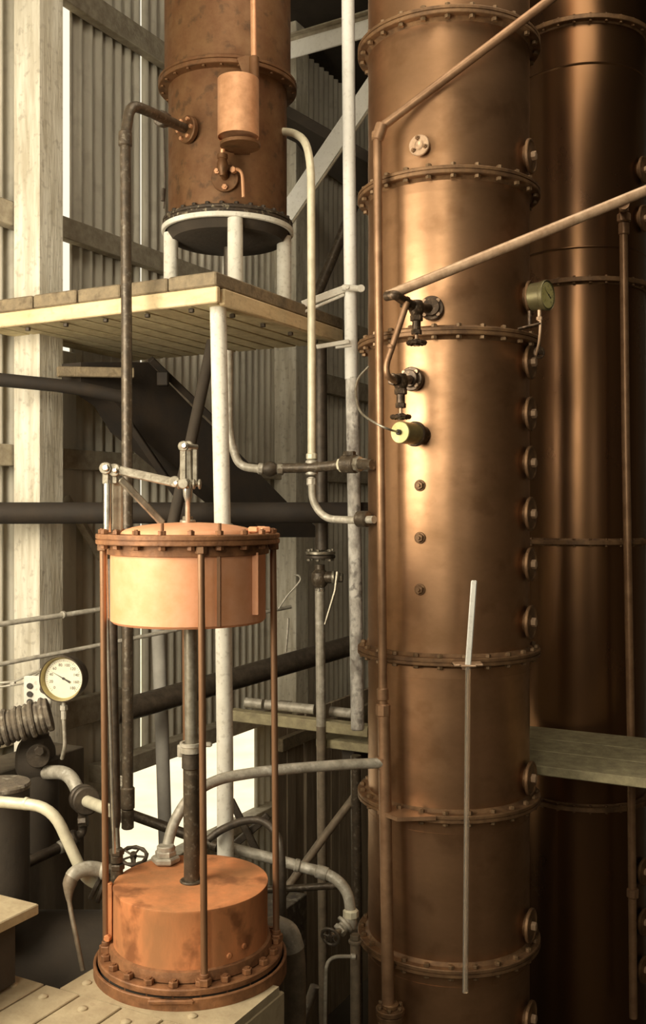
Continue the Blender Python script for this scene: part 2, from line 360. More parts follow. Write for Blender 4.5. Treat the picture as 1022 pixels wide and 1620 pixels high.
m = M(); m.hexn(P(549, 455, 6.76), V((0, -1, 0)), .016, .02); obj('nut', m, WHITE, t)
t = thing('lower_pipe_clip', 'white strap clip on the upright pipe just under the platform', 'bracket', P(548, 543, 6.78))
m = M(); m.beam(P(500, 549, 6.75), P(553, 540, 6.78), .012, .03); obj('strap', m, WHITE, t)
m = M(); m.cyl(P(531, 550, 6.72), P(556, 547, 6.74), .009, n=8); obj('bolt', m, WHITE, t)
# ------------------------------------------------------------------ MAIN COLUMN
MC = V((.783, 6.25, 0)); RC = .5; RF = .566
FZS = [CZ+q for q in (2.853, 1.939, 1.018, -.878, -1.774, -2.655)]
col = thing('copper_column', 'tall shiny copper still column with bolted ring flanges and white glass tube before it', 'column', V((MC.x, MC.y, .05)))
bounds = [CZ+4.7]+FZS+[.05]
for i in range(len(bounds)-1):
    zt, zb = bounds[i], bounds[i+1]
    m = M(); prof = [(RC, zb), (RC, zb+.1)] + [(RC+.0015*math.sin(k*1.7), zb+.1+(zt-zb-.2)*k/8) for k in range(9)] + [(RC, zt-.1), (RC, zt)]
    if i in (0,): prof = [(RC, zb), (RC, zt)]
    m.lathe(V((MC.x, MC.y, 0)), prof, 96); obj('shell_section', m, COPPER, col)
bm = bolt_mesh(.018, .023, .023, BOLT, .003)
for i, z in enumerate(FZS):
    m = M(); t = .023
    m.lathe(V((MC.x, MC.y, z)), [(RC-.003, -t-.022), (RC+.012, -t-.006), (RC+.02, -t), (RF-.004, -t), (RF, -t+.004), (RF, -.004), (RF-.008, -.002), (RF-.008, .002), (RF, .004), (RF, t-.004), (RF-.004, t), (RC+.02, t), (RC+.012, t+.006), (RC-.003, t+.022)], 96)
    f = obj('flange', m, FLG, col, ang=25)
    for k in range(24):
        an = 2*PI*(k+.5)/24+i*.06; c = V((MC.x+math.cos(an)*.537, MC.y+math.sin(an)*.537, z)); inst('bolt', bm, f, c, (0, 0, an))
def azd(deg): r = math.radians(deg); return V((math.sin(r), -math.cos(r), 0))
# inspection covers
cv = M(); X = V((1, 0, 0))
cv.lathe((0, 0, 0), [(.070, -.01), (.070, .014), (.098, .016), (.103, .020), (.103, .034), (.099, .038), (.090, .038), (.086, .034), (.030, .034), (.0001, .034)], 36, X)
cvm = mesh(cv, FLG, 'inspection_cover', 25)
cn = M(); cn.hexn((.032, 0, 0), X, .028, .030); cnm = mesh(cn, PIPEP, 'nut')
def cover(parent, c, R, az, z):
    d = azd(az); p = V((c.x, c.y, 0))+d*R+V((0, 0, z)); rot = (0, 0, math.atan2(d.y, d.x))
    o = inst('inspection_cover', cvm, parent, p, rot); ORG[o] = p
    n = bpy.data.objects.new('nut', cnm); C.objects.link(n); n.parent = o; return o
for y in (245, 470, 572, 654, 732, 813, 893, 985, 1233, 1467, 1614):
    yy = 5.98; cover(col, MC, RC, 62, CZ+(HY-y)/F*yy)
# small screw plugs
for y in (768, 851, 933):
    d = azd(-26); p = V((MC.x, MC.y, CZ+(HY-y)/F*5.78))+d*RC
    m = M(); m.disc(p-d*.004, d, .034, .012, .003, 20); m.hexn(p+d*.008, d, .026, .018); m.cyl(p+d*.02, p+d*.038, .010, n=10); obj('screw_plug', m, FLG, col)
# blank flange with three bolts (upper)
d = azd(-25); p = V((MC.x, MC.y, CZ+(HY-229)/F*5.75))+d*RC; dd = (d+V((-.25, -.3, 0))).normalized()
bf = obj('blank_flange', M().disc(p-d*.01, d, .045, .05, .003, 24).disc(p+d*.03, d, .062, .018, .004, 28).lathe(p+d*.048, [(.022, 0), (.028, .004), (.022, .008), (.016, .004), (.0001, .002)], 20, d), PIPEP, col)
for t_ in (100, 220, 340):
    s_ = V((-d.y, d.x, 0)); r = math.radians(t_); q = p+d*.046+(s_*math.cos(r)+Z*math.sin(r))*.042
    m = M(); m.hexn(q, d, .013, .014); m.cyl(q, q+d*.022, .006, n=8); obj('bolt', m, FLG, bf)
# notched lug on fifth flange
m = M(); z = FZS[4]-.01; c = V((MC.x, MC.y, z))
L = [P(597, 1293, 5.80), P(628, 1310, 5.66), P(690, 1296, 5.68), P(660, 1280, 5.78), P(600, 1262, 5.95)]
vs = [V((p.x, p.y, z+.035)) for p in L]+[V((p.x, p.y, z+.012)) for p in L]
n = len(L); m.add(vs, [tuple(range(n)), tuple(range(2*n-1, n-1, -1))]+[(i, i+n, (i+1) % n+n, (i+1) % n) for i in range(n)]); obj('lug', m, PIPEC, col)
# ------------------------------------------------------------------ SECOND COLUMN
SC = V((2.06, 8.0, 0))
c2 = thing('dark_copper_column', 'dark copper still column standing behind the walkway at the back', 'column', V((SC.x, SC.y, .05)))
bsm = bolt_mesh(.012, .018, .018, FLG, .0)
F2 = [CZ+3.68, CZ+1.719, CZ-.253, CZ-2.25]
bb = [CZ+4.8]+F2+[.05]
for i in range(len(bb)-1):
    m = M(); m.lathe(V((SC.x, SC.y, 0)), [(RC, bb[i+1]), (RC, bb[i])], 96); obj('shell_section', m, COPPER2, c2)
for i, z in enumerate(F2):
    m = M(); t = .018
    m.lathe(V((SC.x, SC.y, z)), [(RC-.003, -t-.015), (RC+.01, -t), (.556, -t), (.56, -t+.004), (.56, t-.004), (.556, t), (RC+.01, t), (RC-.003, t+.015)], 96)
    f = obj('flange', m, FLG, c2, ang=25)
    for k in range(14):
        an = PI+PI*(k+.5)/14; inst('bolt', bsm, f, V((SC.x+math.cos(an)*.532, SC.y+math.sin(an)*.532, z)), (0, 0, an))
for z in (CZ+1.97, CZ+3.35):
    m = M(); m.lathe(V((SC.x, SC.y, z)), [(RC, -.01), (RC+.006, 0), (RC, .01)], 96); obj('seam_band', m, COPPER2, c2)
for y in (268, 345, 1380, 1460, 1535): cover(c2, SC, RC, 50, CZ+(HY-y)/F*7.65)
# ------------------------------------------------------------------ WALKWAY
WZ = CZ-1.65
wk = thing('walkway', 'plank walkway passing behind the tall shiny column', 'walkway', AB(1.5, 6.3, WZ-.07))
for b0, b1 in ((6.32, 6.715), (6.725, 7.075), (7.085, 7.45)):
    for aa, ab in ((-1.2, 1.05), (1.06, 3.42 if b0 < 6.5 else 3.30)):
        m = M(); m.bbox(AB((aa+ab)/2, (b0+b1)/2, WZ-.032), (ab-aa, b1-b0, .062), RUV, .006); obj('plank', m, WALK, wk)
for aa in (3.2, .2, -.9):
    m = M(); m.bbox(AB(aa, 6.9, WZ-.13), (.1, 1.0, .13), RUV); obj('joist', m, DARK, wk)
    m = M(); m.bbox(AB(aa, 6.9, (WZ-.2)/2), (.1, .1, WZ-.2), RUV); obj('prop', m, DARK, wk)
# ------------------------------------------------------------------ PIPES ON MAIN COLUMN
y = 5.80
t = pipe('tall_standpipe', 'slim copper pipe running up the near edge of the main column and bending right', 'pipe',
     [P(880, -8, 5.55), P(597, 206, y), P(599, 450, y), P(603, 800, y), P(606, 1118, y), P(609, 1250, y)], .026, PIPEC,
     [('elbow', P(596, 214, y)+V((0, 0, -.03)), P(605, 196, y-.01), .037, 16, PIPEC), ('coupling', P(597, 222, y), P(597, 208, y), .035, 16, PIPEC),
      ('coupling', P(606, 1108, y), P(605, 1088, y), .034, 16, PIPEC), ('union_nut', P(606, 1133, y), P(606, 1113, y), .043, 8, PIPEC)], rad=.03)
m = M(); m.tube([P(607, 1125, y), P(610, 1300, y-.02), P(614, 1590, y-.06)], .036, 18)
t = thing('lower_standpipe', 'thick lower length of pipe down the main column ending in a small flange', 'pipe', P(614, 1590, y-.06))
obj('tube', m, PIPEC, t)
c = P(617, 1594, y-.06); m = M(); m.disc(c-Z*.03, Z, .082, .03, .004, 32); m.disc(c, Z, .05, .03, .006, 24); m.disc(c-Z*.07, Z, .078, .034, .004, 32); m.cyl(c-Z*1.2, c-Z*.06, .04); fo = obj('foot_flange', m, FLG, t)
for k in range(6):
    an = 2*PI*k/6+.4; inst('bolt', bolt_mesh(.013, .004, .07, BOLT) if k == 0 else bpy.data.meshes[_bn], fo, c+V((math.cos(an)*.066, math.sin(an)*.066, 0)))
    if k == 0: _bn = C.objects[-1].data.name
# fat vertical pipe between standpipe and column on the left
# long pale slanting pipe (right)
ep0, ep1 = P(613, 468, 5.47), P(1060, 286, 5.40)
t = pipe('slanting_copper_pipe', 'pale copper pipe slanting up to the picture edge from the upper black valve', 'pipe', [ep0, ep1], .029, PIPEP, rad=0)
# upper valve
def valve(name, label, flg, d, body, inlet, stem_len, wheelR, mt, wm):
    """globe valve bolted to the column: flange disc at flg facing d, body hanging, wheel below"""
    t = thing(name, label, 'valve', body-V((0, 0, stem_len)))
    m = M(); m.disc(flg-d*.012, d, .070, .035, .004, 28); m.disc(flg+d*.02, d, .050, .03, .004, 20); m.tube([flg, body], .026, 14); obj('mounting_flange', m, mt, t)
    bq = bpy.data.meshes[_bn]; s_ = V((-d.y, d.x, 0))
    for k in range(4):
        r = PI/4+k*PI/2; q = flg+d*.02+(s_*math.cos(r)+Z*math.sin(r))*.055; mm = M(); mm.hexn(q, d, .013, .018); obj('bolt', mm, wm, t)
    m = M(); m.lathe(body, [(.0001, -.05), (.03, -.045), (.042, -.02), (.046, 0), (.042, .02), (.03, .04), (.0001, .045)], 20, Z)
    m.tube([body, inlet], [.034, .026], 12); m.hexn(inlet-(inlet-body).normalized()*.02, inlet-body, .036, .03); obj('valve_body', m, mt, t)
    m = M(); m.hexn(body-Z*.075, Z, .036, .035); m.cyl(body-Z*.13, body-Z*.07, .024, n=12); m.hexn(body-Z*.15, Z, .030, .028); obj('bonnet', m, mt, t)
    m = M(); m.cyl(body-Z*stem_len, body-Z*.14, .009, n=10); obj('stem', m, wm, t)
    m = M(); m.wheel(body-Z*stem_len, Z, wheelR, .011, 26, knobs=1); obj('hand_wheel', m, mt, t)
    return t
BLACKV = mat('oily_valve_iron', (.13, .085, .05), .4, .5, scale=25, col2=(.05, .032, .02), spot=(.5, .33, .2), spot_amt=.35, spot_scale=40, bump=.2)
valve('upper_valve', 'dark wheel valve at the lower end of the slanting pale pipe', P(683, 488, 5.745), azd(-12), P(659, 487, 5.56), P(640, 478, 5.50), .195, .046, BLACKV, PIPEP)
valve('lower_valve', 'wheel valve on the column just above the yellow-faced capsule', P(652, 600, 5.78), azd(-28), P(634, 603, 5.58), P(622, 600, 5.52), .20, .048, BLACKV, PIPEP)
pipe('black_feed_pipe', 'short oily black pipe joining slanting pipe and upper valve', 'pipe', [P(611, 469, 5.45), P(625, 466, 5.40), P(642, 478, 5.49)], .026, BLACKV, rad=.03)
pipe('bent_copper_pipe', 'thin bent brown pipe linking the two wheel valves', 'pipe', [P(644, 478, 5.46), P(625, 535, 5.46), P(611, 577, 5.46), P(612, 594, 5.46), P(626, 604, 5.52)], .018, PIPEC, rad=.06,
     parts=[('coupling', P(617, 552, 5.46), P(620, 546, 5.46), .021, 14, PIPEC)])
# yellow capsule + capillary wire
d = azd(-38); fc = P(633, 684, 5.60); 
t = thing('thermometer_capsule', 'round capsule with yellow face fixed to the column below the valves', 'gauge', fc)
m = M(); m.disc(fc+d*(-.15), d, .062, .15, .004, 36); obj('case', m, BRASS, t)
m = M(); m.disc(fc-d*.17, d, .072, .03, .005, 36); m.cyl(fc-d*.24, fc-d*.16, .05, n=24); obj('mounting_flange', m, BLACKV, t)
m = M(); m.disc(fc, d, .060, .005, .002, 36); obj('face', m, DIALY, t)
m = M(); m.disc(fc+d*.005, d, .016, .02, .003, 14); obj('gland', m, INK, t)
m = M(); m.tube(crv([fc+d*.015, P(612, 678, 5.5), P(590, 667, 5.55), P(570, 651, 5.7), P(563, 625, 5.9), P(566, 600, 6.0), P(583, 580, 6.0)]), .0065, 8)
tag(obj('capillary_wire', m, STEEL), 'thin curved wire looping from the yellow capsule round the column', 'wire')
# gauges
def gauge(name, label, c, d, R, depth, case, dial, ticks, nums, needle_deg, lip=.10, bezel=None):
    d = V(d).normalized(); s_ = V((-d.y, d.x, 0)).normalized(); u_ = s_.cross(d)*-1
    if u_.z < 0: u_ = -u_
    t = thing(name, label, 'gauge', c-Z*R)
    m = M(); m.disc(c-d*depth, d, R*.97, depth, R*.05, 48); obj('case', m, case, t)
    m = M(); m.lathe(c, [(R*.97, -depth*.25), (R*1.04, -depth*.2), (R*1.06, -.002), (R*1.06, R*lip), (R*1.03, R*lip+.004), (R*1.0, R*lip)], 56, d); obj('bezel', m, case, t)
    m = M(); m.lathe(c, [(R*1.0, R*lip), (R*.92, .002), (R*.89, 0)], 56, d); obj('bezel_cone', m, bezel or case, t)
    m = M(); m.disc(c, d, R*.90, .003, .001, 48); obj('dial_face', m, dial, t)
    m = M()
    for k in range(ticks):
        an = math.radians(225-270*k/(ticks-1)); e = s_*math.cos(an)+u_*math.sin(an); w = d.cross(e)
        q = c+d*.0036+e*R*.80; Rm = Matrix((e, w, d)).transposed(); m.box(q, (R*(.10 if k % 5 == 0 else .05), R*.012, .0012), Rm)
    obj('tick_marks', m, INK, t)
    Rm = Matrix((s_, u_, d)).transposed().to_4x4()
    for i, tx in enumerate(nums):
        an = math.radians(225-270*i/(len(nums)-1)); cu = bpy.data.curves.new('numeral', 'FONT'); cu.body = tx; cu.size = R*.19; cu.align_x = 'CENTER'; cu.align_y = 'CENTER'
        cu.materials.append(INK); o = bpy.data.objects.new('numeral', cu); C.objects.link(o); o.parent = t
        q = c+d*.0042+(s_*math.cos(an)+u_*math.sin(an))*R*.62-ORG[t]; o.parent = None
        me = bpy.data.meshes.new_from_object(o); bpy.data.objects.remove(o); o = bpy.data.objects.new('numeral', me); C.objects.link(o); o.parent = t; o.matrix_local = Matrix.Translation(q)@Rm
    an = math.radians(needle_deg); e = s_*math.cos(an)+u_*math.sin(an); w = d.cross(e); q = c+d*.008
    m = M(); a_, b_ = q+e*R*.66, q-e*R*.36
    m.add([a_, q+w*R*.02, b_+w*R*.05, b_-w*R*.05, q-w*R*.02, a_+d*.002, q+w*R*.02+d*.002, b_+w*R*.05+d*.002, b_-w*R*.05+d*.002, q-w*R*.02+d*.002],
          [(0, 1, 2, 3, 4), (5, 9, 8, 7, 6), (0, 5, 6, 1), (1, 6, 7, 2), (2, 7, 8, 3), (3, 8, 9, 4), (4, 9, 5, 0)])
    m.disc(q, d, R*.06, .004, .001, 12); obj('needle', m, INK, t)
    return t
d = V((.77, -.64, 0)).normalized(); gc = P(866, 467, 5.70)
gR = .082
tg = gauge('drum_gauge', 'greenish brass drum pressure gauge at the far side of the main column', gc, d, gR, .095, DBRASS, DIALY, 21, ('0', '5', '10', '15', '20', '25', '30'), 150, lip=.03, bezel=DBRASS)
m = M(); m.cyl(gc-d*.05-Z*gR*.95, gc-d*.05-Z*(gR+.06), .011, n=10); m.hexn(gc-d*.05-Z*(gR+.055), Z, .018, .02)
m.tube(crv([gc-d*.05-Z*(gR+.05), P(855, 510, 5.72), P(853, 540, 5.74), P(848, 562, 5.9)]), .008, 8); obj('stem', m, PIPEP, tg)
m = M(); m.beam(P(820, 521, 5.78), P(856, 512, 5.72), .05, .012); m.cyl(P(838, 492, 5.78), P(838, 516, 5.78), .012, n=8); obj('bracket', m, BLACKV, tg)
pl_ = M(); q = P(853, 558, 5.9); pl_.wheel(q, V((.3, -1, 0)), .03, .008, 14, spokes=4); obj('cock', pl_, BLACKV, tg)
# sight tube
t = thing('glass_sight_tube', 'long thin glass tube with a white upper sleeve standing before the column', 'tube', P(735, 1600, 5.52))
a_, b_, c_ = P(750, 918, 5.55), P(740.5, 1053, 5.55), P(736, 1570, 5.45)
m = M(); m.beam(a_, b_, .033, .014, up=V((0, 1, 0))); obj('white_sleeve', m, BRIGHTW, t, 'white upper sleeve')
m = M(); m.tube([b_, c_], .015, 16); obj('glass', m, GLASS, t)
m = M(); m.cyl(P(740.3, 1060, 5.55), P(735, 1570, 5.45), .0022, n=8); obj('inner_rod', m, PIPEP, t)
m = M(); m.beam(P(716, 1051, 5.63), P(763, 1050, 5.63), .10, .014); m.beam(P(728, 1053, 5.56), P(753, 1053, 5.56), .05, .012); obj('clip', m, PIPEP, t)
# right upright pipe
PRT = P(987, 322, 7.36); PRF = P(987, 322, 5.42)
t = pipe('right_upright_pipe', 'thin brown pipe dropping from the slanting pale pipe to the walkway', 'pipe', [PRF, P(986, 330, 7.36), P(990, 700, 7.36), P(998, 1160, 7.36), P(1002, 1610, 7.36)], .030, PIPEC,
     [('coupling', P(987, 372, 7.36), P(987, 352, 7.36), .040, 12, PIPEC), ('union_nut', P(987, 352, 7.36), P(987, 338, 7.36), .052, 8, PIPEC), ('union_nut', P(987, 336, 7.36), P(987, 318, 7.36), .036, 8, PIPEC), ('coupling', P(1001, 1420, 7.36), P(1001, 1405, 7.36), .045, 8, PIPEC)], rad=.06)
# ------------------------------------------------------------------ UPPER VESSEL ON PLATFORM
UC = V((-.655, 6.88, 0)); DZ = PZ+.09
uv = thing('copper_vessel', 'weathered copper vessel on white legs upon the raised platform', 'vessel', V((UC.x, UC.y, DZ)))
zb, zf = CZ+1.955, CZ+2.897
c0 = V((UC.x, UC.y, 0))
m = M(); m.lathe(c0, [(.395, zb), (.406, zb+.01), (.406, zf)], 80); obj('shell_section', m, COPOLD, uv)
m = M(); m.lathe(c0, [(.432, zf), (.432, CZ+4.6)], 80); obj('shell_section', m, COPOLD, uv)
m = M(); m.lathe(c0, [(.40, zf-.035), (.47, zf-.03), (.474, zf-.026), (.474, zf-.004), (.466, zf), (.474, zf+.004), (.474, zf+.02), (.47, zf+.024), (.44, zf+.026), (.425, zf+.05)], 80); f = obj('flange', m, COPOLD, uv, ang=25)
b3 = bolt_mesh(.013, .018, .026, COPOLD)
for k in range(24): an = 2*PI*k/24; inst('bolt', b3, f, c0+V((math.cos(an)*.448, math.sin(an)*.448, zf)))
m = M(); m.lathe(c0, [(.395, zb+.02), (.44, zb+.018), (.446, zb+.01), (.446, zb-.004), (.438, zb-.008), (.446, zb-.012), (.446, zb-.028), (.44, zb-.034), (.0001, zb-.036)], 80); f = obj('base_flange', m, RING, uv, ang=25)
b4 = bolt_mesh(.016, .018, .03, RING)
for k in range(28): an = 2*PI*k/28; inst('bolt', b4, f, c0+V((math.cos(an)*.422, math.sin(an)*.422, zb)))
m = M(); m.lathe(c0, [(.425, zb-.036), (.452, zb-.036), (.452, zb-.064), (.447, zb-.068), (.43, zb-.068), (.425, zb-.036)], 80); obj('support_ring', m, WHITE, uv, 'white painted support ring')
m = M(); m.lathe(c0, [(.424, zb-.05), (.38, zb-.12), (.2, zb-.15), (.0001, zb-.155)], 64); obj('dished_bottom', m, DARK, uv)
for rx, ry in ((-.385, -.05), (.085, -.395), (.385, .03), (-.03, .39)):
    m = M(); q = V((UC.x+rx, UC.y+ry, 0)); m.cyl(q+Z*DZ, q+Z*(zb-.07), .050, n=20); obj('leg', m, WHITE, uv)
m = M(); q = c0+V((0, .0, 0)); m.cyl(q+Z*DZ, q+Z*(zb-.14), .028, n=14); m.disc(q+Z*(DZ+.02), Z, .09, .02); m.disc(q+Z*(DZ+.05), Z, .085, .02); obj('outlet_pipe', m, IRON, uv)
# can hung on the vessel
kc = P(377, 218, 6.28)
t = thing('feed_can', 'pale copper can hanging on the front of the copper vessel', 'can', kc)
rk = .130; ht = 91/F*6.28; kc = V((kc.x, 6.28, kc.z))
m = M(); m.lathe(kc, [(.0001, .012), (rk-.006, .012), (rk-.004, 0), (rk, 0), (rk, ht), (rk-.004, ht), (rk-.006, ht-.012), (.0001, ht-.012)], 56); obj('body', m, COPCAN, t)
m = M(); q = V((kc.x+.01, kc.y+.02, kc.z-.05)); m.lathe(q, [(.0001, 0), (.125, 0), (.128, .004), (.128, .02), (.124, .024), (.0001, .026)], 48); m.box(q+V((0, .12, .02)), (.1, .1, .02)); obj('shelf_bracket', m, COPOLD, t)
m = M(); A_ = [P(375, 92, 6.40), P(400, 85, 6.40), P(402, 125, 6.34), P(388, 127, 6.34)]; m.add([*A_, *[p+V((0, .03, 0)) for p in A_]], [(0, 1, 2, 3), (7, 6, 5, 4), (0, 4, 5, 1), (1, 5, 6, 2), (2, 6, 7, 3), (3, 7, 4, 0)]); obj('strap', m, COPOLD, t)
t = pipe('overhead_copper_pipe', 'straight pale copper pipe coming down into the hanging can', 'pipe', [P(400, -60, 6.31), P(402, 128, 6.31)], .019, COPCAN,
     [('socket', P(402, 126, 6.31), P(402, 90, 6.31), .031, 18, COPOLD)], rad=0)
# cock under the can
d = azd(-3); q = P(356, 283, 6.47)
t = thing('vessel_cock', 'copper tap assembly on a round flange under the hanging can', 'tap', q-Z*.1)
m = M(); m.disc(q, V((0, -1, 0)), .088, .02, .004, 36); obj('flange', m, COPOLD, t)
for dx, dz in ((-.05, .04), (.055, .045), (.0, -.062)):
    mm = M(); w = q+V((dx, -.02, dz)); mm.hexn(w, V((0, -1, 0)), .02, .02); mm.cyl(w, w+V((0, -.03, 0)), .009, n=8); obj('nut', mm, COPCAN, t)
bx = P(352, 262, 6.36)
m = M(); m.lathe(bx-Z*.07, [(.0001, 0), (.02, .005), (.024, .03), (.032, .05), (.036, .08), (.028, .11), (.034, .115), (.034, .14), (.024, .145), (.0001, .15)], 18); m.tube([bx, q], .025, 12); obj('tap_body', m, COPOLD, t)
m = M(); m.cyl(P(352, 246, 6.36), P(353, 222, 6.33), .016, n=12); m.disc(P(352, 248, 6.36), Z, .030, .012, .002, 16); obj('riser', m, COPCAN, t)
m = M(); m.tube(crv([P(368, 270, 6.44), P(376, 268, 6.38), P(383, 277, 6.36), P(385, 312, 6.36)]), .011, 10); m.hexn(P(371, 270, 6.41), V((-.4, -1, 0)), .022, .03); obj('spout', m, COPCAN, t)
# dark pipe on left side going to the vessel
py_ = 5.86
t = pipe('dark_riser_pipe', 'long dark riser pipe elbowed into the side of the copper vessel', 'pipe',
     [P(202, 1308, 5.75), P(202, 1000, 5.78), P(200, 450, py_), P(198, 215, py_), P(206, 165, py_+.02), P(235, 176, 6.0), P(291, 203, 6.50)], .032, IRONP,
     [('coupling', P(198, 232, py_), P(198, 208, py_), .040, 16, IRONP), ('coupling', P(202, 1280, 5.75), P(202, 1245, 5.75), .041, 16, IRONP),
      ('clamp', P(255, 187, 6.22)-V((.012, 0, 0)), P(262, 190, 6.30), .050, 8, IRON),
      ('end_cap', P(202, 1311, 5.75), P(202, 1280, 5.75), .036, 16, IRONP), ('wall_flange', P(293, 204, 6.50), P(293, 204, 6.50)+V((.027, .03, 0)), .088, 30, COPOLD)], rad=[.5, .5, .05, .12, .08])
for k in range(6):
    an = 2*PI*k/6; mm = M(); q = P(293, 204, 6.50)+V((-.745, .667, 0))*.064*math.cos(an)+Z*.064*math.sin(an); mm.hexn(q, V((-.667, -.745, 0)), .014, .018); obj('bolt', mm, COPCAN, t)
m = M(); m.tube([P(259, 200, 6.4), P(261, 300, 6.5), P(259, 330, 6.5)], .006, 8); m.cyl(P(258, 298, 6.48), P(257, 318, 6.48), .012, n=8)
tag(obj('hanger_rod', m, IRON), 'thin iron rod hanging beside the copper vessel', 'rod')
# pale bent pipe at right of vessel
t = pipe('pale_swan_neck_pipe', 'pale bent pipe curving out of the copper vessel and down past the platform', 'pipe',
     [P(438, 208, 6.80), P(462, 209, 6.70), P(484, 222, 6.5), P(492, 262, 6.38), P(493, 500, 6.36), P(493, 722, 6.36)], .026, CPIPE,
     [('union_nut', P(493, 727, 6.36), P(493, 717, 6.36), .035, 8, CPIPE)], rad=[.1, .12, .12, .3])
# horizontal run into column
t = pipe('cross_pipe', 'dark horizontal pipe with round unions feeding into the main column', 'pipe',
     [P(440, 741, 6.38), P(493, 740, 6.34), P(552, 734, 6.2), P(590, 735, 6.02)], .032, IRONP,
     [('tee_collar', P(493, 752, 6.36), P(493, 728, 6.36), .040, 16, GPIPE), ('union_nut', P(537, 736, 6.24), P(544, 735, 6.22), .045, 8, CPIPE),
      ('cross_body', P(542, 734, 6.22), P(565, 734, 6.15), .058, 20, IRONP), ('cap_nut', P(553, 722, 6.18), P(553, 714, 6.18), .04, 6, IRONP), ('union_nut', P(564, 734, 6.15), P(571, 734, 6.12), .05, 8, STEEL),
      ('union_nut', P(571, 734, 6.12), P(580, 734, 6.09), .034, 12, GPIPE)], rad=.05)
t = pipe('curved_iron_pipe', 'iron pipe curving from behind the white pillar to a bulbous union', 'pipe',
     [P(362, 555, 6.40), P(362, 690, 6.40), P(378, 738, 6.40), P(412, 742, 6.38)], .027, GPIPE,
     [('union_nut', P(408, 741, 6.38), P(417, 742, 6.38), .036, 8, GPIPE), ('union_nut', P(438, 742, 6.38), P(449, 742, 6.38), .040, 8, STEEL)], rad=[.2, .12])
m = M(); m.lathe(P(416, 742, 6.38), [(.0001, 0), (.03, .003), (.045, .025), (.05, .045), (.045, .065), (.03, .09), (.0001, .095)], 24, V((1, 0, 0))); obj('union_body', m, IRON, t)
t = pipe('drop_bend_pipe', 'pale pipe hooking from under the tee to the column side', 'pipe',
     [P(493, 755, 6.34), P(494, 795, 6.32), P(515, 821, 6.28), P(560, 823, 6.15), P(592, 822, 6.02)], .024, GPIPE,
     [('union_nut', P(493, 768, 6.34), P(493, 756, 6.34), .032, 8, GPIPE), ('boss', P(566, 821, 6.13), P(583, 821, 6.07), .050, 18, IRONP)], rad=.16)
# dark drop pipe behind and lever cock
t = pipe('dark_drop_pipe', 'dark upright pipe behind the tee ending in a bolted flange', 'pipe', [P(507, 545, 7.2), P(509, 870, 7.2)], .046, IRON,
     [('flange', P(507, 883, 7.2), P(507, 878, 7.2), .108, 32, IRON), ('flange', P(507, 877, 7.2), P(507, 872, 7.2), .108, 32, STEEL)], rad=0)
for k in range(6):
    an = 2*PI*k/6+.3; mm = M(); q = P(507, 872, 7.2)+V((math.cos(an)*.088, math.sin(an)*.088, 0)); mm.hexn(q, Z, .014, .016); mm.hexn(q-Z*.07, Z, .014, .016); obj('bolt', mm, STEEL, t)
t = thing('lever_cock', 'iron plug cock with a long drooping lever under the dark drop pipe', 'valve', P(507, 935, 7.15))
m = M(); q = P(506, 913, 7.15); m.lathe(q-Z*.11, [(.0001, 0), (.028, 0), (.03, .03), (.055, .06), (.065, .10), (.06, .14), (.035, .165), (.035, .2), (.0001, .2)], 20); m.cyl(q-V((.02, 0, 0)), q+V((.10, -.03, 0)), .042, n=18); obj('cock_body', m, IRONP, t)
m = M(); m.disc(q+V((.09, -.03, 0)), V((1, -.2, 0)), .05, .02); m.hexn(q+V((.115, -.03, 0)), V((1, -.2, 0)), .036, .05); obj('gland', m, STEEL, t)
m = M(); m.tube([P(534, 905, 7.08), P(530, 935, 7.05), P(514, 988, 7.02)], [.014, .011, .008], 8); obj('lever', m, STEEL, t)
t = pipe('grey_drain_pipe', 'grey pipe running down below the lever cock', 'pipe', [P(506, 934, 7.1), P(508, 1150, 7.1), P(512, 1620, 7.1)], .034, DPIPE,
     [('upper_length', P(508, 1150, 7.1), P(506, 934, 7.1), .0345, 16, GPIPE), ('ferrule', P(506, 936, 7.1), P(506, 930, 7.1), .036, 16, BRIGHT)], rad=0)
pipe('dim_upright_pipe', 'dim brown upright pipe beneath the walkway next to the column', 'pipe', [P(563, 1195, 6.9), P(566, 1620, 6.9)], .036, IRONP, rad=0)
# hook rods on back wall
m = M(); m.tube(crv([P(441, 963, 7.6), P(455, 942, 7.6), P(474, 920, 7.6), P(473, 911, 7.6), P(465, 910, 7.6)]), .007, 8)
tag(obj('hooked_rod', m, GPIPE), 'thin pale rod with hooked end behind the upper tank', 'rod')
m = M(); m.tube([P(456, 978, 7.6), P(455, 1000, 7.6), P(452, 1031, 7.6)], .010, 8); tag(obj('hanging_strip', m, GPIPE), 'short pale strip hanging in the dark behind the upper tank', 'rod')
# ------------------------------------------------------------------ TWIN TANKS
TC = V((-.66, 5.0, 0)); RT = .385; RTF = .456
ut = thing('upper_tank', 'bright orange upper tank with a domed bolted lid', 'tank', V((TC.x, TC.y, CZ-.56)))
uz = CZ-.122
c0 = V((TC.x-.012, TC.y, 0))
m = M(); m.lathe(c0, [(.0001, CZ-.56), (RT-.012, CZ-.56), (RT, CZ-.548), (RT, CZ-.20)], 80); obj('body', m, TANK, ut)
m = M(); m.lathe(c0, [(RT, CZ-.225), (RT+.016, CZ-.222), (RT+.018, CZ-.17), (RT+.01, CZ-.168)], 80); obj('collar', m, TANKF, ut)
m = M(); m.lathe(c0, [(.38, CZ-.172), (RTF-.003, CZ-.172), (RTF, CZ-.168), (RTF, CZ-.151), (RTF-.007, CZ-.149), (RTF-.007, CZ-.146), (RTF, CZ-.144), (RTF, CZ-.127), (RTF-.003, uz), (.30, uz)], 80); f = obj('flange', m, TANKF, ut, ang=25)
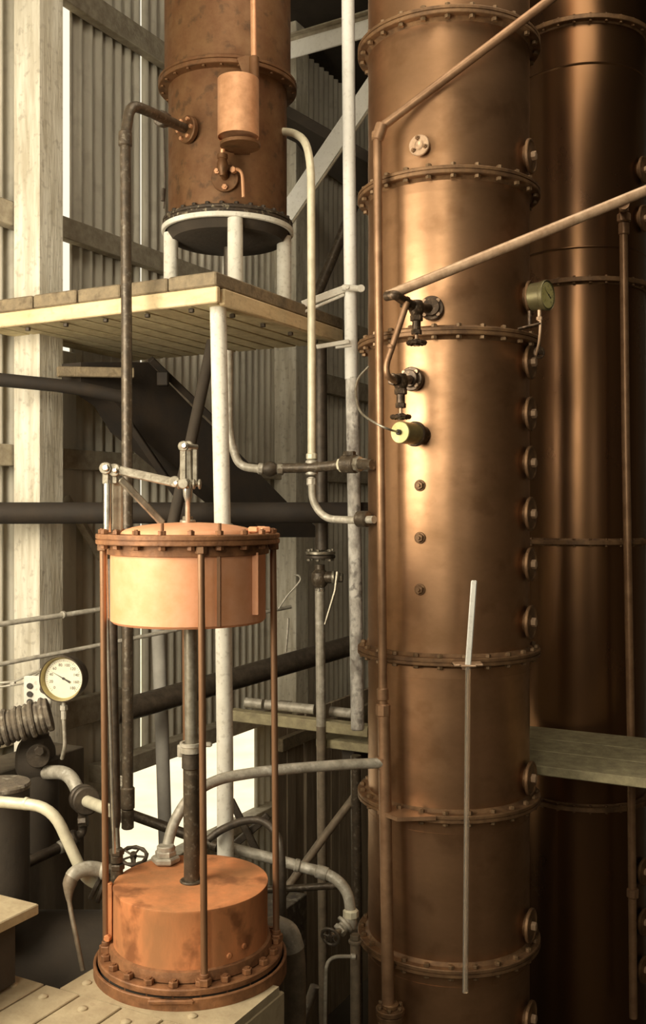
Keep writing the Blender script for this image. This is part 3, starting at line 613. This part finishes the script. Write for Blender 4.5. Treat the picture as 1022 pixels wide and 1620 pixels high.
b5 = bolt_mesh(.019, .0, .05, TANKF, .004)
b5t = bolt_mesh(.019, .0, .05, TANKF, .035)
for k in range(20):
    an = 2*PI*(k+.5)/20; inst('bolt', b5t if k in (14, 16) else b5, f, c0+V((math.cos(an)*.425, math.sin(an)*.425, uz)), (0, 0, an))
m = M(); m.lathe(c0, [(.335, uz)]+[(.335*math.cos(t_*PI/2/8), uz+.055*math.sin(t_*PI/2/8)) for t_ in range(1, 8)]+[(.0001, uz+.055)], 64); obj('domed_lid', m, TANK, ut)
q = c0+V((.07, -RT-.002, 0)); m = M(); m.box(c0+V((.185, -.342, CZ-.38)), (.016, .014, .34)); obj('seam_strip', m, ROD, ut)
m = M(); m.box(c0+V((.345, -.18, CZ-.36)), (.03, .03, .3)); obj('seam_strip', m, TANK, ut)
for dx, dy in ((.36, .02), (.33, -.10), (.39, -.10)):
    m = M(); q = c0+V((dx, dy, uz+.02)); m.bbox(q, (.05, .02, .03), Matrix.Rotation(dx*9, 3, 'Z')); obj('wing_nut', m, TANK, ut)
# linkage
lk = thing('lever_linkage', 'steel lever linkage mounted on top of the upper tank', 'linkage', P(297, 828, 5.0))
ya = 4.92
m = M(); m.cyl(P(170, 765, ya), P(170, 842, ya), .019, n=16); m.disc(P(170, 768, ya), Z, .015, .03, .003, 12); obj('guide_rod', m, BRIGHT, lk, 'bright turned guide rod')
m = M(); m.bbox(P(186, 800, ya+.05), (.05, .025, .25)); m.disc(P(186, 768, ya+.05), Z, .024, .03, .004, 10); obj('guide_bar', m, GIRT, lk)
yb = V((0, -1, 0))
def eye(m, p, r, w, d=yb): m.disc(p-d*w/2, d, r, w, .004, 20)
m = M(); eye(m, P(168, 741, ya), .030, .05); m.bbox(P(168, 757, ya), (.034, .03, .06)); eye(m, P(182, 744, ya+.02), .032, .06); m.bbox(P(182, 758, ya+.02), (.03, .03, .05)); obj('crosshead', m, STEEL, lk)
m = M(); eye(m, P(167, 740, ya-.03), .017, .03); eye(m, P(182, 744, ya-.03), .013, .03); obj('pin', m, BRIGHT, lk)
m = M(); m.beam(P(188, 744, ya), P(278, 764, ya), .022, .044); eye(m, P(277, 762, ya), .028, .03); obj('lever_arm', m, STEEL, lk)
m = M(); m.beam(P(190, 757, ya), P(258, 829, ya+.1), .018, .036); m.bbox(P(262, 831, ya+.1), (.07, .04, .02)); obj('strut', m, STEEL, lk)
for dx, dyy in ((0, -.035), (22, .03)):
    m = M(); a_, b_ = P(290+dx*.35, 706, ya+dyy), P(290+dx*.4, 765, ya+dyy); m.beam(a_, b_, .032, .014, up=V((0, 1, 0))); eye(m, a_, .026, .02); eye(m, b_, .026, .02); obj('link_plate', m, STEEL, lk)
m = M(); m.beam(P(309, 706, ya+.03), P(309, 765, ya+.03), .026, .014, up=V((0, 1, 0))); m.cyl(P(288, 705, ya-.03), P(312, 707, ya+.02), .012, n=10); m.cyl(P(284, 766, ya-.03), P(318, 766, ya+.02), .012, n=10)
for x in (281, 296, 305, 314): m.disc(P(x, 766, ya-.01), V((1, 0, 0)), .025, .012, .003, 16)
obj('pin_roller', m, STEEL, lk)
m = M(); eye(m, P(278, 764, ya-.035), .013, .02); eye(m, P(291, 705, ya-.05), .014, .02); obj('pin', m, BRIGHT, lk)
m = M(); m.tube([P(297, 766, ya), P(297, 785, ya), P(297, 793, ya), P(297, 826, ya+.03)], [.026, .022, .013, .013], 14); obj('fork_rod', m, BRIGHT, lk)
m = M(); m.disc(P(297, 830, 4.98), Z, .04, .025, .005, 20); m.hexn(P(297, 823, 4.98), Z, .026, .02); obj('gland', m, STEEL, lk)
# lower tank
lt = thing('lower_tank', 'rusty orange lower tank bolted into the timber deck', 'tank', V((TC.x, TC.y, CZ-2.3)))
lz = CZ-1.861; fz = CZ-2.19; c0 = V((TC.x, TC.y, 0))
m = M(); m.lathe(c0, [(.0001, lz-.004), (.25, lz-.006), (RT-.008, lz), (RT-.001, lz-.002), (RT, lz-.010), (RT-.003, lz-.018), (RT-.003, fz+.05)], 96); obj('body', m, TANKR, lt)
m = M(); m.lathe(c0, [(RT-.003, fz+.055), (RT+.012, fz+.05), (RT+.018, fz+.03), (RT+.02, fz+.006)], 96); obj('collar', m, TANKF, lt)
m = M(); m.lathe(c0, [(RT, fz), (.452, fz), (.457, fz-.005), (.457, fz-.028), (.452, fz-.032), (RT, fz-.032)], 96); f = obj('flange', m, TANKF, lt, ang=25)
b6 = bolt_mesh(.024, .0, .034, TANKF, .006)
for k in range(22): an = 2*PI*(k+.3)/22; inst('bolt', b6, f, c0+V((math.cos(an)*.423, math.sin(an)*.423, fz)), (0, 0, an))
m = M(); m.lathe(c0, [(.462, fz-.12), (.478, fz-.12), (.478, fz-.038), (.474, fz-.034), (.466, fz-.034), (.462, fz-.038), (.462, fz-.12)], 96); obj('curb_ring', m, TANKF, lt)
m = M(); m.bbox(c0+V((-.03, -.47, fz-.045)), (.21, .03, .022)); obj('curb_splice', m, TANKF, lt)
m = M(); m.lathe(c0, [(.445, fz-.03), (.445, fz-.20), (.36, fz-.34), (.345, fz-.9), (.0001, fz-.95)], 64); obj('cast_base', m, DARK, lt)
m = M(); m.lathe(c0, [(.462, fz-.10), (.459, fz-.22), (.45, fz-.3), (.44, fz-.3)], 64)
m.v = [p for p in m.v]; obj('base_skirt', m, IRON, lt)
for x, y in ((363, 1510), (385, 1503)):
    d = azd(35 if x < 380 else 48); q = c0+d*(RT-.01)+Z*(CZ-(y-HY)/F*4.7); m = M(); m.disc(q, d, .014, .016, .004, 12); obj('rivet', m, TANKR, lt)
m = M(); m.box(c0+V((-RT-.008, -.06, lz-.13)), (.022, .03, .27)); m.disc(c0+V((-RT-.012, -.06, lz-.0)), Z, .016, .015, .004, 10); m.hexn(c0+V((-RT-.012, -.08, lz-.25)), V((-.3, -1, 0)), .018, .02); obj('side_strap', m, TANKR, lt)
# union on the lower tank top
# tie rods
for lab, rx, ry in (('thin copper tie rod nearest the picture front between both tanks', .115, -.410), ('thin copper tie rod at the dial gauge side of both tanks', -.412, -.065), ('thin copper tie rod at the main column side of both tanks', .423, .065), ('thin tie rod at the rear seen between dark shaft and riser', -.075, .405)):
    t = thing('tie_rod', lab, 'rod', V((TC.x+rx, TC.y+ry, fz)), 'tie rods between the two tanks')
    q = V((TC.x+rx, TC.y+ry, 0)); q2 = q+V((-.016, 0, 0))
    m = M(); m.cyl(q+Z*(fz+.01), q2+Z*(uz-.05), .0165, n=14); obj('shank', m, ROD, t)
    m = M(); m.hexn(q+Z*(fz+.002), Z, .034, .035); m.disc(q+Z*(fz+.036), Z, .022, .02, .003, 12); obj('lower_nut', m, TANKF, t)
    m = M(); m.hexn(q2+Z*(uz-.085), Z, .028, .035); obj('upper_nut', m, ROD, t)
# central shaft
t = thing('pump_shaft', 'dark central pump shaft rising from the lower tank lid', 'shaft', V((TC.x, TC.y, lz)))
m = M(); m.tube([V((TC.x+.003, TC.y, lz-.01)), V((TC.x+.001, TC.y, CZ-1.2))], .040, 20); m.disc(V((TC.x+.003, TC.y, lz-.008)), Z, .06, .015, .005, 20); obj('lower_barrel', m, IRONP, t)
m = M(); m.cyl(V((TC.x+.001, TC.y, CZ-1.2)), V((TC.x-.004, TC.y, CZ-.55)), .032, n=18); obj('upper_barrel', m, STEEL, t)
m = M(); q = V((TC.x, TC.y, CZ-1.19)); m.lathe(q, [(.035, -.03), (.052, -.028), (.054, .0), (.058, .004), (.058, .022), (.046, .022), (.044, .008), (.035, .004)], 28); m.bbox(q+V((.07, .0, .01)), (.07, .03, .022)); m.disc(q+V((-.052, 0, -.05)), Z, .018, .06, .004, 12); obj('collar', m, GPIPE, t)
m = M(); m.lathe(q-Z*.11, [(.041, 0), (.047, .005), (.047, .07), (.041, .075)], 24); obj('sleeve', m, IRON, t)
# dark rods at left of tanks
t = thing('dark_guide_pipe', 'thick black pipe standing just inside the gauge-side tie rod', 'pipe', P(182, 1400, 5.0))
m = M(); m.tube([P(176, 884, 5.22), P(179, 1100, 5.2), P(183, 1296, 5.18), P(183, 1312, 5.18)], [.028, .028, .028, .02], 18); obj('tube', m, IRON, t)
m = M(); m.cyl(P(167, 872, 5.0), P(181, 1350, 5.02), .009, n=10); obj('side_rod', m, BRIGHT, t)
m = M(); m.cyl(P(184, 1310, 5.15), P(186, 1350, 5.12), .016, n=12); obj('stem', m, STEEL, t)
m = M(); q = P(185, 1352, 5.1); m.hexn(q, Z, .038, .03); m.disc(q-Z*.04, Z, .032, .04, .004, 14); m.hexn(q-Z*.075, Z, .04, .03); m.cyl(q-Z*.32, q-Z*.07, .032, n=14); obj('union', m, IRONP, t)
# hand wheel behind the lower tank
t = thing('hand_wheel_valve', 'small black spoked wheel valve just behind the lower tank', 'valve', P(211, 1380, 5.5))
m = M(); m.wheel(P(211, 1354, 5.45), V((.1, -.35, 1)), .072, .010, 20, knobs=1, spokes=5); obj('hand_wheel', m, IRON, t)
m = M(); m.cyl(P(211, 1356, 5.45), P(211, 1420, 5.45), .014, n=10); obj('stem', m, IRON, t)
m = M(); m.lathe(P(211, 1450, 5.45), [(.0001, 0), (.05, .01), (.06, .05), (.04, .1), (.0001, .11)], 18); obj('valve_body', m, IRON, t)
# hose from standpipe to lower tank
t = pipe('curved_transfer_pipe', 'long bronze pipe arching from the standpipe to the lower tank lid', 'pipe',
     crv([P(607, 1207, 5.79), P(540, 1210, 5.72), P(450, 1217, 5.62), P(392, 1224, 5.55), P(345, 1234, 5.48), P(306, 1256, 5.42), P(280, 1292, 5.36), P(268, 1325, 5.31), P(264, 1352, 5.28)]), .030, GPIPE,
     [('tee', P(607, 1216, 5.80), P(606, 1196, 5.80), .044, 16, PIPEC), ('union_nut', P(263, 1349, 5.28), P(264, 1336, 5.29), .046, 8, GPIPE)], rad=0)
q = P(262, 1352, 5.26); q.z = lz
m = M(); m.hexn(q+Z*.0, Z, .076, .035); m.hexn(q+Z*.03, Z, .055, .035); m.disc(q+Z*.06, Z, .046, .03, .005, 18); obj('base_union', m, GPIPE, t)
# ------------------------------------------------------------------ DECK
DKZ = CZ-2.277
dk = thing('deck', 'pale plated timber deck with round-headed rivets around the lower tank', 'deck', AB(3, 3, DKZ-.2))
for a0, a1 in ((3.665, 3.90), (3.425, 3.66), (3.205, 3.42), (2.955, 3.20), (2.72, 2.95), (2.42, 2.715)):
    m = M(); m.bbox(AB((a0+a1)/2, 2.9, DKZ-.02), (a1-a0-.006, 1.40, .04+random.uniform(-.002, .002)), RUV, .004); obj('board', m, DECK, dk)
m = M(); arc = []
for k in range(17):
    t0 = math.atan2(-.206-.03, .4); t1 = -PI; tt = t0+(t1-t0)*k/16; arc.append((2.93+.461*math.cos(tt), 4.105+.461*math.sin(tt)))
poly = [(2.42, 3.603), (3.33, 3.603)]+arc+[(2.42, 4.105)]
vs = [AB(a_, b_, DKZ) for a_, b_ in poly]+[AB(a_, b_, DKZ-.04) for a_, b_ in poly]; n = len(poly)
m.add(vs, [tuple(range(n)), tuple(range(2*n-1, n-1, -1))]+[(i, (i+1) % n, (i+1) % n+n, i+n) for i in range(n)]); obj('curb_plate', m, DECK, dk)
for b_ in (2.3, 3.3):
    m = M(); m.bbox(AB(3.1, b_, DKZ-.13), (1.5, .12, .17), RUV); obj('joist', m, DARK, dk)
for (a_, b_) in ((2.44, 3.2),):
    m = M(); m.bbox(AB(a_, b_, DKZ-.20), (.05, 1.9, .32), RUV); obj('side_board', m, DECK, dk)
for a_ in (2.5, 3.8):
    for b_ in (2.4, 3.45): m = M(); m.bbox(AB(a_, b_, (DKZ-.05)/2), (.12, .12, DKZ-.09), RUV); obj('prop', m, DARK, dk)
rv = M(); rv.lathe((0, 0, 0), [(.024, -.002), (.022, .006), (.013, .012), (.0001, .014)], 16); rvm = mesh(rv, DECK, 'rivet')
for a_, b_ in ((3.55, 3.52), (3.34, 3.5), (3.10, 3.5), (2.85, 3.5), (2.6, 3.5), (3.78, 3.5), (3.55, 3.15), (3.25, 3.7), (3.34, 3.2), (2.62, 3.68)): inst('rivet', rvm, dk, AB(a_, b_, DKZ))
m = M(); m.bbox(AB(3.47+.5, 3.61-.75, CZ-1.93), (1.0, 1.5, .05), RUV, .005)
m2 = thing('side_step_plate', 'pale plate corner jutting in above the dark pit', 'platform', AB(3.97, 2.86, CZ-2.25)); obj('plate', m, DECK, m2)
m = M(); m.bbox(AB(3.97, 2.86, CZ-2.106), (.9, 1.3, .30), RUV); obj('box_frame', m, DARK, m2)
# ------------------------------------------------------------------ LEFT BACKGROUND
t = pipe('line_shaft', 'thick black horizontal shaft passing behind the tank linkage', 'shaft', [P(-150, 812, 6.55), P(582, 811, 6.95)], .072, UNLIT, rad=0, n=20)
pipe('black_wall_pipe', 'black pipe sloping across the wall post under the platform', 'pipe', [P(-60, 595, 6.5), P(115, 612, 6.75), P(195, 628, 6.9)], .045, UNLIT, rad=.2)
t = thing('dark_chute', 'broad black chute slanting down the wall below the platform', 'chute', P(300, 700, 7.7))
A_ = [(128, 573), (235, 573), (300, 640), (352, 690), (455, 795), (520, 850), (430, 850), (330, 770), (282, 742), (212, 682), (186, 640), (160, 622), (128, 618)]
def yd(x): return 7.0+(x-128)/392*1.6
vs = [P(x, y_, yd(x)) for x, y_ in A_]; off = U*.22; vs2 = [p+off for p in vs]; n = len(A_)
m = M(); m.add(vs+vs2, [tuple(range(n-1, -1, -1)), tuple(range(n, 2*n))]+[(i, (i+1) % n, (i+1) % n+n, i+n) for i in range(n)]); obj('trough', m, UNLIT, t)
m = M(); m.beam(P(238, 568, 7.3), P(352, 678, 7.75), .05, .06, up=V((0, 1, 0))); m.bbox(P(258, 600, 7.3), (.08, .08, .10)); obj('rim', m, UNLIT, t)
m = M(); m.beam(P(205, 672, 7.2), P(292, 800, 7.6), .05, .09, up=V((0, 1, 0))); obj('stay', m, UNLIT, t)
pipe('slanting_iron_pipe', 'dark slanting pipe behind the lever linkage', 'pipe', [P(336, 540, 6.6), P(304, 690, 6.5), P(272, 835, 6.4)], .038, DARK, rad=0)
for (p0, p1, lab) in ((P(212, 590, 7.1), P(90, 588, 6.9), 'short pale board tucked under the platform beside the wall post'),):
    m = M(); m.beam(p0, p1, .05, .07); tag(obj('wall_board', m, PLANK), lab, 'board')
m = M(); m.beam(P(105, 790, 7.5), P(160, 880, 7.8), .05, .12, up=V((0, 1, 0))); tag(obj('wall_brace', m, GIRT), 'timber brace slanting from the wall post below the black shaft', 'brace')
pipe('upper_conduit', 'thin conduit crossing the wall post above the dial gauge', 'pipe', [P(-30, 992, 6.55), P(100, 973, 6.85), P(200, 958, 7.1), P(300, 938, 7.5)], .018, GPIPE, [('joint', P(98, 973, 6.84), P(102, 972, 6.86), .026, 10, GPIPE)], rad=0)
pipe('lower_conduit', 'thin conduit meeting the rim of the dial gauge', 'pipe', [P(-30, 1057, 6.55), P(160, 1020, 7.0), P(460, 960, 8.0)], .015, GPIPE, rad=0)
t = thing('twisted_cable', 'slack twisted cable leading towards the dial gauge', 'cable', P(20, 1080, 6.5))
m = M(); m.tube(crv([P(-20, 1082, 6.5), P(20, 1078, 6.5), P(45, 1068, 6.4), P(75, 1056, 6.2)]), .009, 8); m.tube(crv([P(-20, 1090, 6.5), P(18, 1084, 6.5), P(38, 1080, 6.4), P(62, 1064, 6.2)]), .007, 8); m.hexn(P(17, 1081, 6.5), X, .018, .03); obj('cable', m, GPIPE, t)
d = V((-.14, -.99, .03)).normalized(); gc = P(101, 1073, 5.7)
tg = gauge('dial_gauge', 'large white-faced dial pressure gauge with brass rim on the wall pipework', gc, d,   .124, .075, IRON, DIAL, 41, ('0', '20', '40', '60', '80', '100', '120', '140', '160', '180'), 152, lip=.32, bezel=BRASS)
m = M(); q = P(101, 1110, 5.72); m.cyl(q, q-Z*.06, .012, n=10); m.hexn(q-Z*.05, Z, .022, .03); m.cyl(q-Z*.10, q-Z*.05, .016, n=10); m.tube(fil([q-Z*.1, P(103, 1180, 5.75), P(98, 1200, 5.8)], .04), .011, 10); obj('stem', m, GPIPE, tg)
m = M(); m.bbox(P(60, 1095, 6.1), (.17, .02, .20)); pb = obj('mounting_plate', m, WHITE, tg)
m = M()
for y in (1085, 1098, 1110): m.disc(P(47, y, 6.085), yb, .018, .006, .001, 14)
obj('plate_hole', m, INK, tg)
m = M(); m.cyl(gc-d.normalized()*.07, P(70, 1090, 6.1), .03, n=10); obj('bracket_arm', m, IRON, tg)
# lagged pipe
t = thing('lagged_pipe', 'dark pipe wrapped in rope lagging below the dial gauge', 'pipe', P(20, 1180, 5.9))
p0, p1 = P(-60, 1172, 5.9), P(72, 1132, 6.0); m = M(); m.cyl(p0, p1, .088, n=24); m.disc(p1, p1-p0, .10, .03); obj('tube', m, LAG, t)
dq = (p1-p0).normalized(); sd = dq.cross(Z).normalized(); ud = sd.cross(dq)
m = M(); hp = []
for k in range(170): an = 2*PI*k/11; w_ = p0+(p1-p0)*(k/170); hp.append(w_+(sd*math.cos(an)+ud*math.sin(an))*(.090+.008*math.sin(k*.23)))
m.tube(hp, .017, 8); obj('rope_wrap', m, LAG, t)
# drum at left edge
t = thing('small_drum', 'dark drum with pale crusted lid at the picture edge', 'drum', P(5, 1400, 5.6))
q = P(2, 1238, 5.6); m = M(); m.cyl(q-Z*.75, q-Z*.01, .155, n=36); obj('body', m, DARK, t)
m = M(); m.lathe(q-Z*.01, [(.158, -.02), (.162, 0), (.155, .012), (.0001, .02)], 36); obj('lid', m, LAG, t)
# dark pump block and elbows behind gauge
t = thing('pump_casing', 'dark cast pump casing behind the cream pipe', 'pump', P(60, 1330, 6.2))
m = M(); q = P(62, 1200, 6.2); m.lathe(q-V((.12, 0, .0)), [(.0001, 0), (.10, .0), (.14, .03), (.15, .10), (.14, .17), (.09, .2), (.0001, .2)], 32, X); m.cyl(q, q-Z*.55, .12, n=24); m.disc(q+V((0, 0, .1)), Z, .06, .06); obj('casing', m, DARK, t)
m = M(); m.disc(P(60, 1195, 6.05), V((.3, -1, 0)), .07, .03); m.hexn(P(62, 1187, 6.0), V((.3, -1, 0)), .03, .03); obj('cover_plate', m, IRON, t)
pipe('elbow_pipe', 'grey elbow pipe ending at a dark round flange under the gauge', 'pipe', [P(72, 1222, 6.1), P(110, 1222, 6.0), P(128, 1262, 5.9)], .042, GPIPE,
     [('flange', P(130, 1262, 5.92), P(133, 1264, 5.88), .082, 30, IRON), ('flange', P(135, 1266, 5.86), P(138, 1268, 5.82), .082, 30, IRON)], rad=.12)
pipe('short_branch_pipe', 'short pale pipe leaving the dark round flange', 'pipe', [P(136, 1267, 5.84), P(176, 1283, 5.5)], .034, CPIPE, rad=0)
t = pipe('bibcock_pipe', 'stubby dark pipe with a bib cock hanging under the flange', 'pipe', [P(130, 1280, 5.9), P(131, 1320, 5.9), P(112, 1325, 5.85)], .026, IRON, [('cock', P(124, 1300, 5.88), P(139, 1298, 5.88), .035, 8, IRONP), ('nut', P(108, 1330, 5.85), P(122, 1322, 5.85), .045, 8, IRON)], rad=.04)
pipe('cream_bent_pipe', 'cream pipe bending down across the dark pit at the lower left', 'pipe', [P(-40, 1265, 5.3), P(82, 1276, 5.2), P(128, 1376, 5.2), P(140, 1392, 5.25), P(166, 1405, 5.3)], .030, CPIPE,
     [('coupling', P(38, 1271, 5.24), P(44, 1272, 5.235), .034, 16, CPIPE), ('flange', P(151, 1398, 5.28), P(157, 1401, 5.28), .080, 30, IRON), ('flange', P(160, 1403, 5.28), P(166, 1405, 5.28), .080, 30, IRON)], rad=[.12, .06, .05])
m = M(); pp = crv([P(168, 1378, 5.2), P(140, 1374, 5.15), P(116, 1384, 5.1), P(109, 1410, 5.08), P(112, 1440, 5.05), P(120, 1480, 5.0), P(131, 1535, 4.98)]); rr = [.036]*14+[.030, .025, .02, .016]+[.012]*30
m.tube(pp, rr[:len(pp)], 16); t = thing('tapering_hose', 'grey hooked hose tapering down into the dark pit', 'hose', P(131, 1535, 4.98)); obj('tube', m, DPIPE, t)
m = M(); m.disc(P(160, 1378, 5.18), X, .044, .03); obj('coupling', m, GPIPE, t)
m = M(); m.tube(pp[:12], .038, 16); obj('upper_sleeve', m, GPIPE, t)
pipe('pit_pipe', 'dark pipe slanting through the pit at the picture edge', 'pipe', [P(-30, 1400, 5.8), P(105, 1335, 6.2)], .034, IRON, [('nut', P(92, 1342, 6.15), P(104, 1336, 6.2), .042, 8, GPIPE)], rad=0)
# big cylinder in the pit
m = M(); q = P(110, 1560, 5.9); m.lathe(q-V((.45, .0, 0)), [(.0001, 0), (.40, 0), (.42, .03), (.42, .9), (.40, .93), (.0001, .95)], 48, X); tag(obj('pit_cylinder', m, DARK), 'large black cylinder lying in the pit behind the deck', 'cylinder')
m = M(); m.bbox(AB(4.79, 4.62, (CZ-1.62)/2), (.32, 1.25, CZ-1.62), RUV); tag(obj('dark_filler', m, DIMB), 'tall dark added plinth behind the elbow pipe and round flange', 'filler')  # block added to darken this corner and hide the post foot
m = M(); m.bbox(AB(4.3, 6.0, CZ-3.6), (1.2, 1.4, 1.3), RUV); tag(obj('masonry_block', m, LAG), 'dark stained masonry block behind the cream pipe', 'block')
# pipes behind rods
pipe('blurred_upright_pipe', 'whitewashed upright pipe standing against the bright low opening', 'pipe', [P(250, 985, 7.6), P(256, 1150, 7.6), P(262, 1345, 7.6), P(262, 1600, 7.6)], .052, BLUR, rad=0, n=18)
for (x0, y0, x1, y1, r, Y, lab, mt) in ((-40, 1160, 640, 1024, .07, 7.3, 'thick dim pipe along the wall behind both tanks', LAG),):
    pipe('wall_pipe', lab, 'pipe', [P(180, 1128, 7.1), P(560, 1020, 8.6)], .085, IRON, rad=0, n=20)
m = M(); m.beam(AB(5.1, 5.9, CZ-2.02), AB(5.1, 8.8, CZ-2.02), .14, .14); tag(obj('wall_sill_beam', m, GIRT), 'timber beam along the wall above the bright opening', 'beam')
t = thing('segmented_trough', 'row of pale half-round troughs behind the column-side tie rod', 'trough', P(470, 1130, 7.0))
seg = [(388, 415), (420, 497), (522, 556)]
for x0, x1 in seg:
    f0 = lambda x: 1111+(x-388)*.105
    m = M(); m.cyl(P(x0, f0(x0), 7.35-(x0-388)*.001), P(x1, f0(x1), 7.35-(x1-388)*.001), .036, n=16); obj('segment', m, GPIPE, t)
m = M(); m.beam(P(366, 1130, 7.35), P(585, 1156, 7.05), .10, .08); obj('bearer', m, WALK, t)
# board partition
pt = thing('board_partition', 'brown vertical board partition below the walkway', 'partition', AB(4.1, 8.6, 0))
for i in range(13):
    b_ = 7.75+i*.17; m = M(); m.bbox(AB(4.55+random.uniform(-.012, .012), b_, (CZ-1.9+FZ)/2-.0), (.03, .16, CZ-1.9), RUV, .004); obj('board', m, BRBOARD, pt)
m = M(); m.bbox(AB(4.50, 8.8, CZ-2.1), (.06, 2.3, .12), RUV); obj('rail', m, PLANK, pt)
# cross braces and hoop pipes to the right of the pillar
t = thing('cross_brace', 'dark crossed iron braces behind the lower tank', 'brace', P(400, 1400, 7.0))
m = M(); m.beam(P(365, 1265, 7.0), P(408, 1350, 7.0), .05, .03, up=V((0, 1, 0))); obj('bar', m, IRON, t)
m = M(); m.beam(P(355, 1350, 7.05), P(425, 1290, 7.05), .05, .03, up=V((0, 1, 0))); obj('bar', m, IRON, t)
pipe('hoop_pipe', 'black pipe hooping over behind the column-side tie rod', 'pipe', crv([P(330, 1328, 5.9), P(352, 1312, 5.9), P(385, 1299, 5.85), P(415, 1299, 5.8), P(436, 1318, 5.75), P(445, 1350, 5.7), P(447, 1470, 5.65)]), .023, IRON, rad=0)
t = pipe('silver_bend_pipe', 'silvery grey pipe bending down to a valve beside the main column', 'pipe',
     crv([P(368, 1342, 6.1), P(430, 1358, 6.05), P(480, 1372, 6.0), P(512, 1381, 5.95), P(535, 1394, 5.9), P(550, 1415, 5.88), P(555, 1445, 5.86)]), .033, GPIPE,
     [('coupling', P(500, 1377, 5.96), P(519, 1384, 5.94), .040, 16, GPIPE), ('coupling', P(466, 1368, 6.0), P(474, 1370, 6.0), .038, 16, GPIPE), ('union_nut', P(555, 1452, 5.86), P(555, 1438, 5.86), .046, 8, CPIPE)], rad=0)
t = thing('angle_valve', 'silvery angle valve with a black wheel below the silvery bend', 'valve', P(530, 1500, 5.8))
m = M(); m.lathe(P(553, 1468, 5.86), [(.0001, 0), (.035, .0), (.045, .03), (.04, .07), (.0001, .075)], 18); m.tube([P(553, 1458, 5.86), P(540, 1470, 5.8)], .034, 14); m.disc(P(548, 1460, 5.84), V((-.6, -.3, -.5)), .055, .02); m.hexn(P(541, 1468, 5.8), V((-.6, -.3, -.5)), .04, .03); obj('valve_body', m, GPIPE, t)
m = M(); m.cyl(P(540, 1470, 5.8), P(523, 1482, 5.65), .018, n=10); obj('stem', m, STEEL, t)
m = M(); m.wheel(P(523, 1482, 5.65), V((-.35, -.8, -.25)), .052, .009, 20, knobs=1); obj('hand_wheel', m, IRON, t)
m = M(); m.disc(P(562, 1492, 5.95), Z, .04, .02); m.hexn(P(562, 1486, 5.95), Z, .03, .03); m.cyl(P(562, 1620, 5.95), P(562, 1490, 5.95), .03, n=14); obj('tailpiece', m, DPIPE, t)
pipe('thin_hook_pipe', 'thin pale pipe with a square bend below the black wheel valve', 'pipe', [P(561, 1513, 5.9), P(516, 1513, 5.85), P(514, 1630, 5.8)], .011, GPIPE, [('nut', P(555, 1513, 5.9), P(563, 1513, 5.9), .018, 8, GPIPE)], rad=.13)
pipe('dark_crossbar_pipe', 'straight dim pipe crossing low behind the column-side tie rod', 'pipe', [P(420, 1408, 6.4), P(548, 1400, 6.2)], .022, IRONP, rad=0)
pipe('low_diagonal_pipe', 'grey pipe slanting up behind the silvery bend', 'pipe', [P(445, 1418, 6.6), P(512, 1325, 6.8), P(580, 1235, 7.0)], .028, DPIPE, rad=0)
t = thing('large_elbow', 'large dull elbow pipe dropping beside the lower tank', 'pipe', P(462, 1620, 5.5))
m = M(); m.tube(crv([P(420, 1470, 5.5), P(440, 1468, 5.5), P(458, 1482, 5.5), P(465, 1510, 5.5), P(467, 1560, 5.5), P(467, 1700, 5.5)]), .060, 20); obj('tube', m, DPIPE, t)
m = M(); m.tube(crv([P(436, 1467, 5.5), P(455, 1477, 5.5), P(464, 1502, 5.5)]), .064, 20); obj('elbow_cover', m, GPIPE, t)
m = M(); m.bbox(P(438, 1700, 5.6), (.12, .1, 1.2)); tag(obj('white_stump_post', m, TIMW), 'whitewashed stump of post below the tank curb', 'post')
pipe('low_slant_pipe', 'short pale pipe slanting in the dark beneath the large elbow', 'pipe', [P(470, 1640, 6.2), P(498, 1560, 6.2)], .03, LAG, rad=0)
# stubs seen near the riser foot
t = thing('stub_cock', 'small pale cock beside the foot of the dark riser', 'valve', P(192, 1300, 6.0))
m = M(); m.cyl(P(192, 1300, 5.95), P(192, 1240, 5.95), .022, n=12); m.hexn(P(192, 1262, 5.95), Z, .034, .03); m.hexn(P(192, 1290, 5.95), Z, .034, .03); m.wheel(P(192, 1236, 5.95), V((.2, -.3, 1)), .045, .008, 16, knobs=1); obj('valve_body', m, GPIPE, t)
pipe('opening_slant_pipe', 'dark pipe slanting across the bright low opening', 'pipe', [P(205, 1288, 6.9), P(300, 1322, 6.7), P(345, 1340, 6.6)], .036, IRONP, rad=.1)
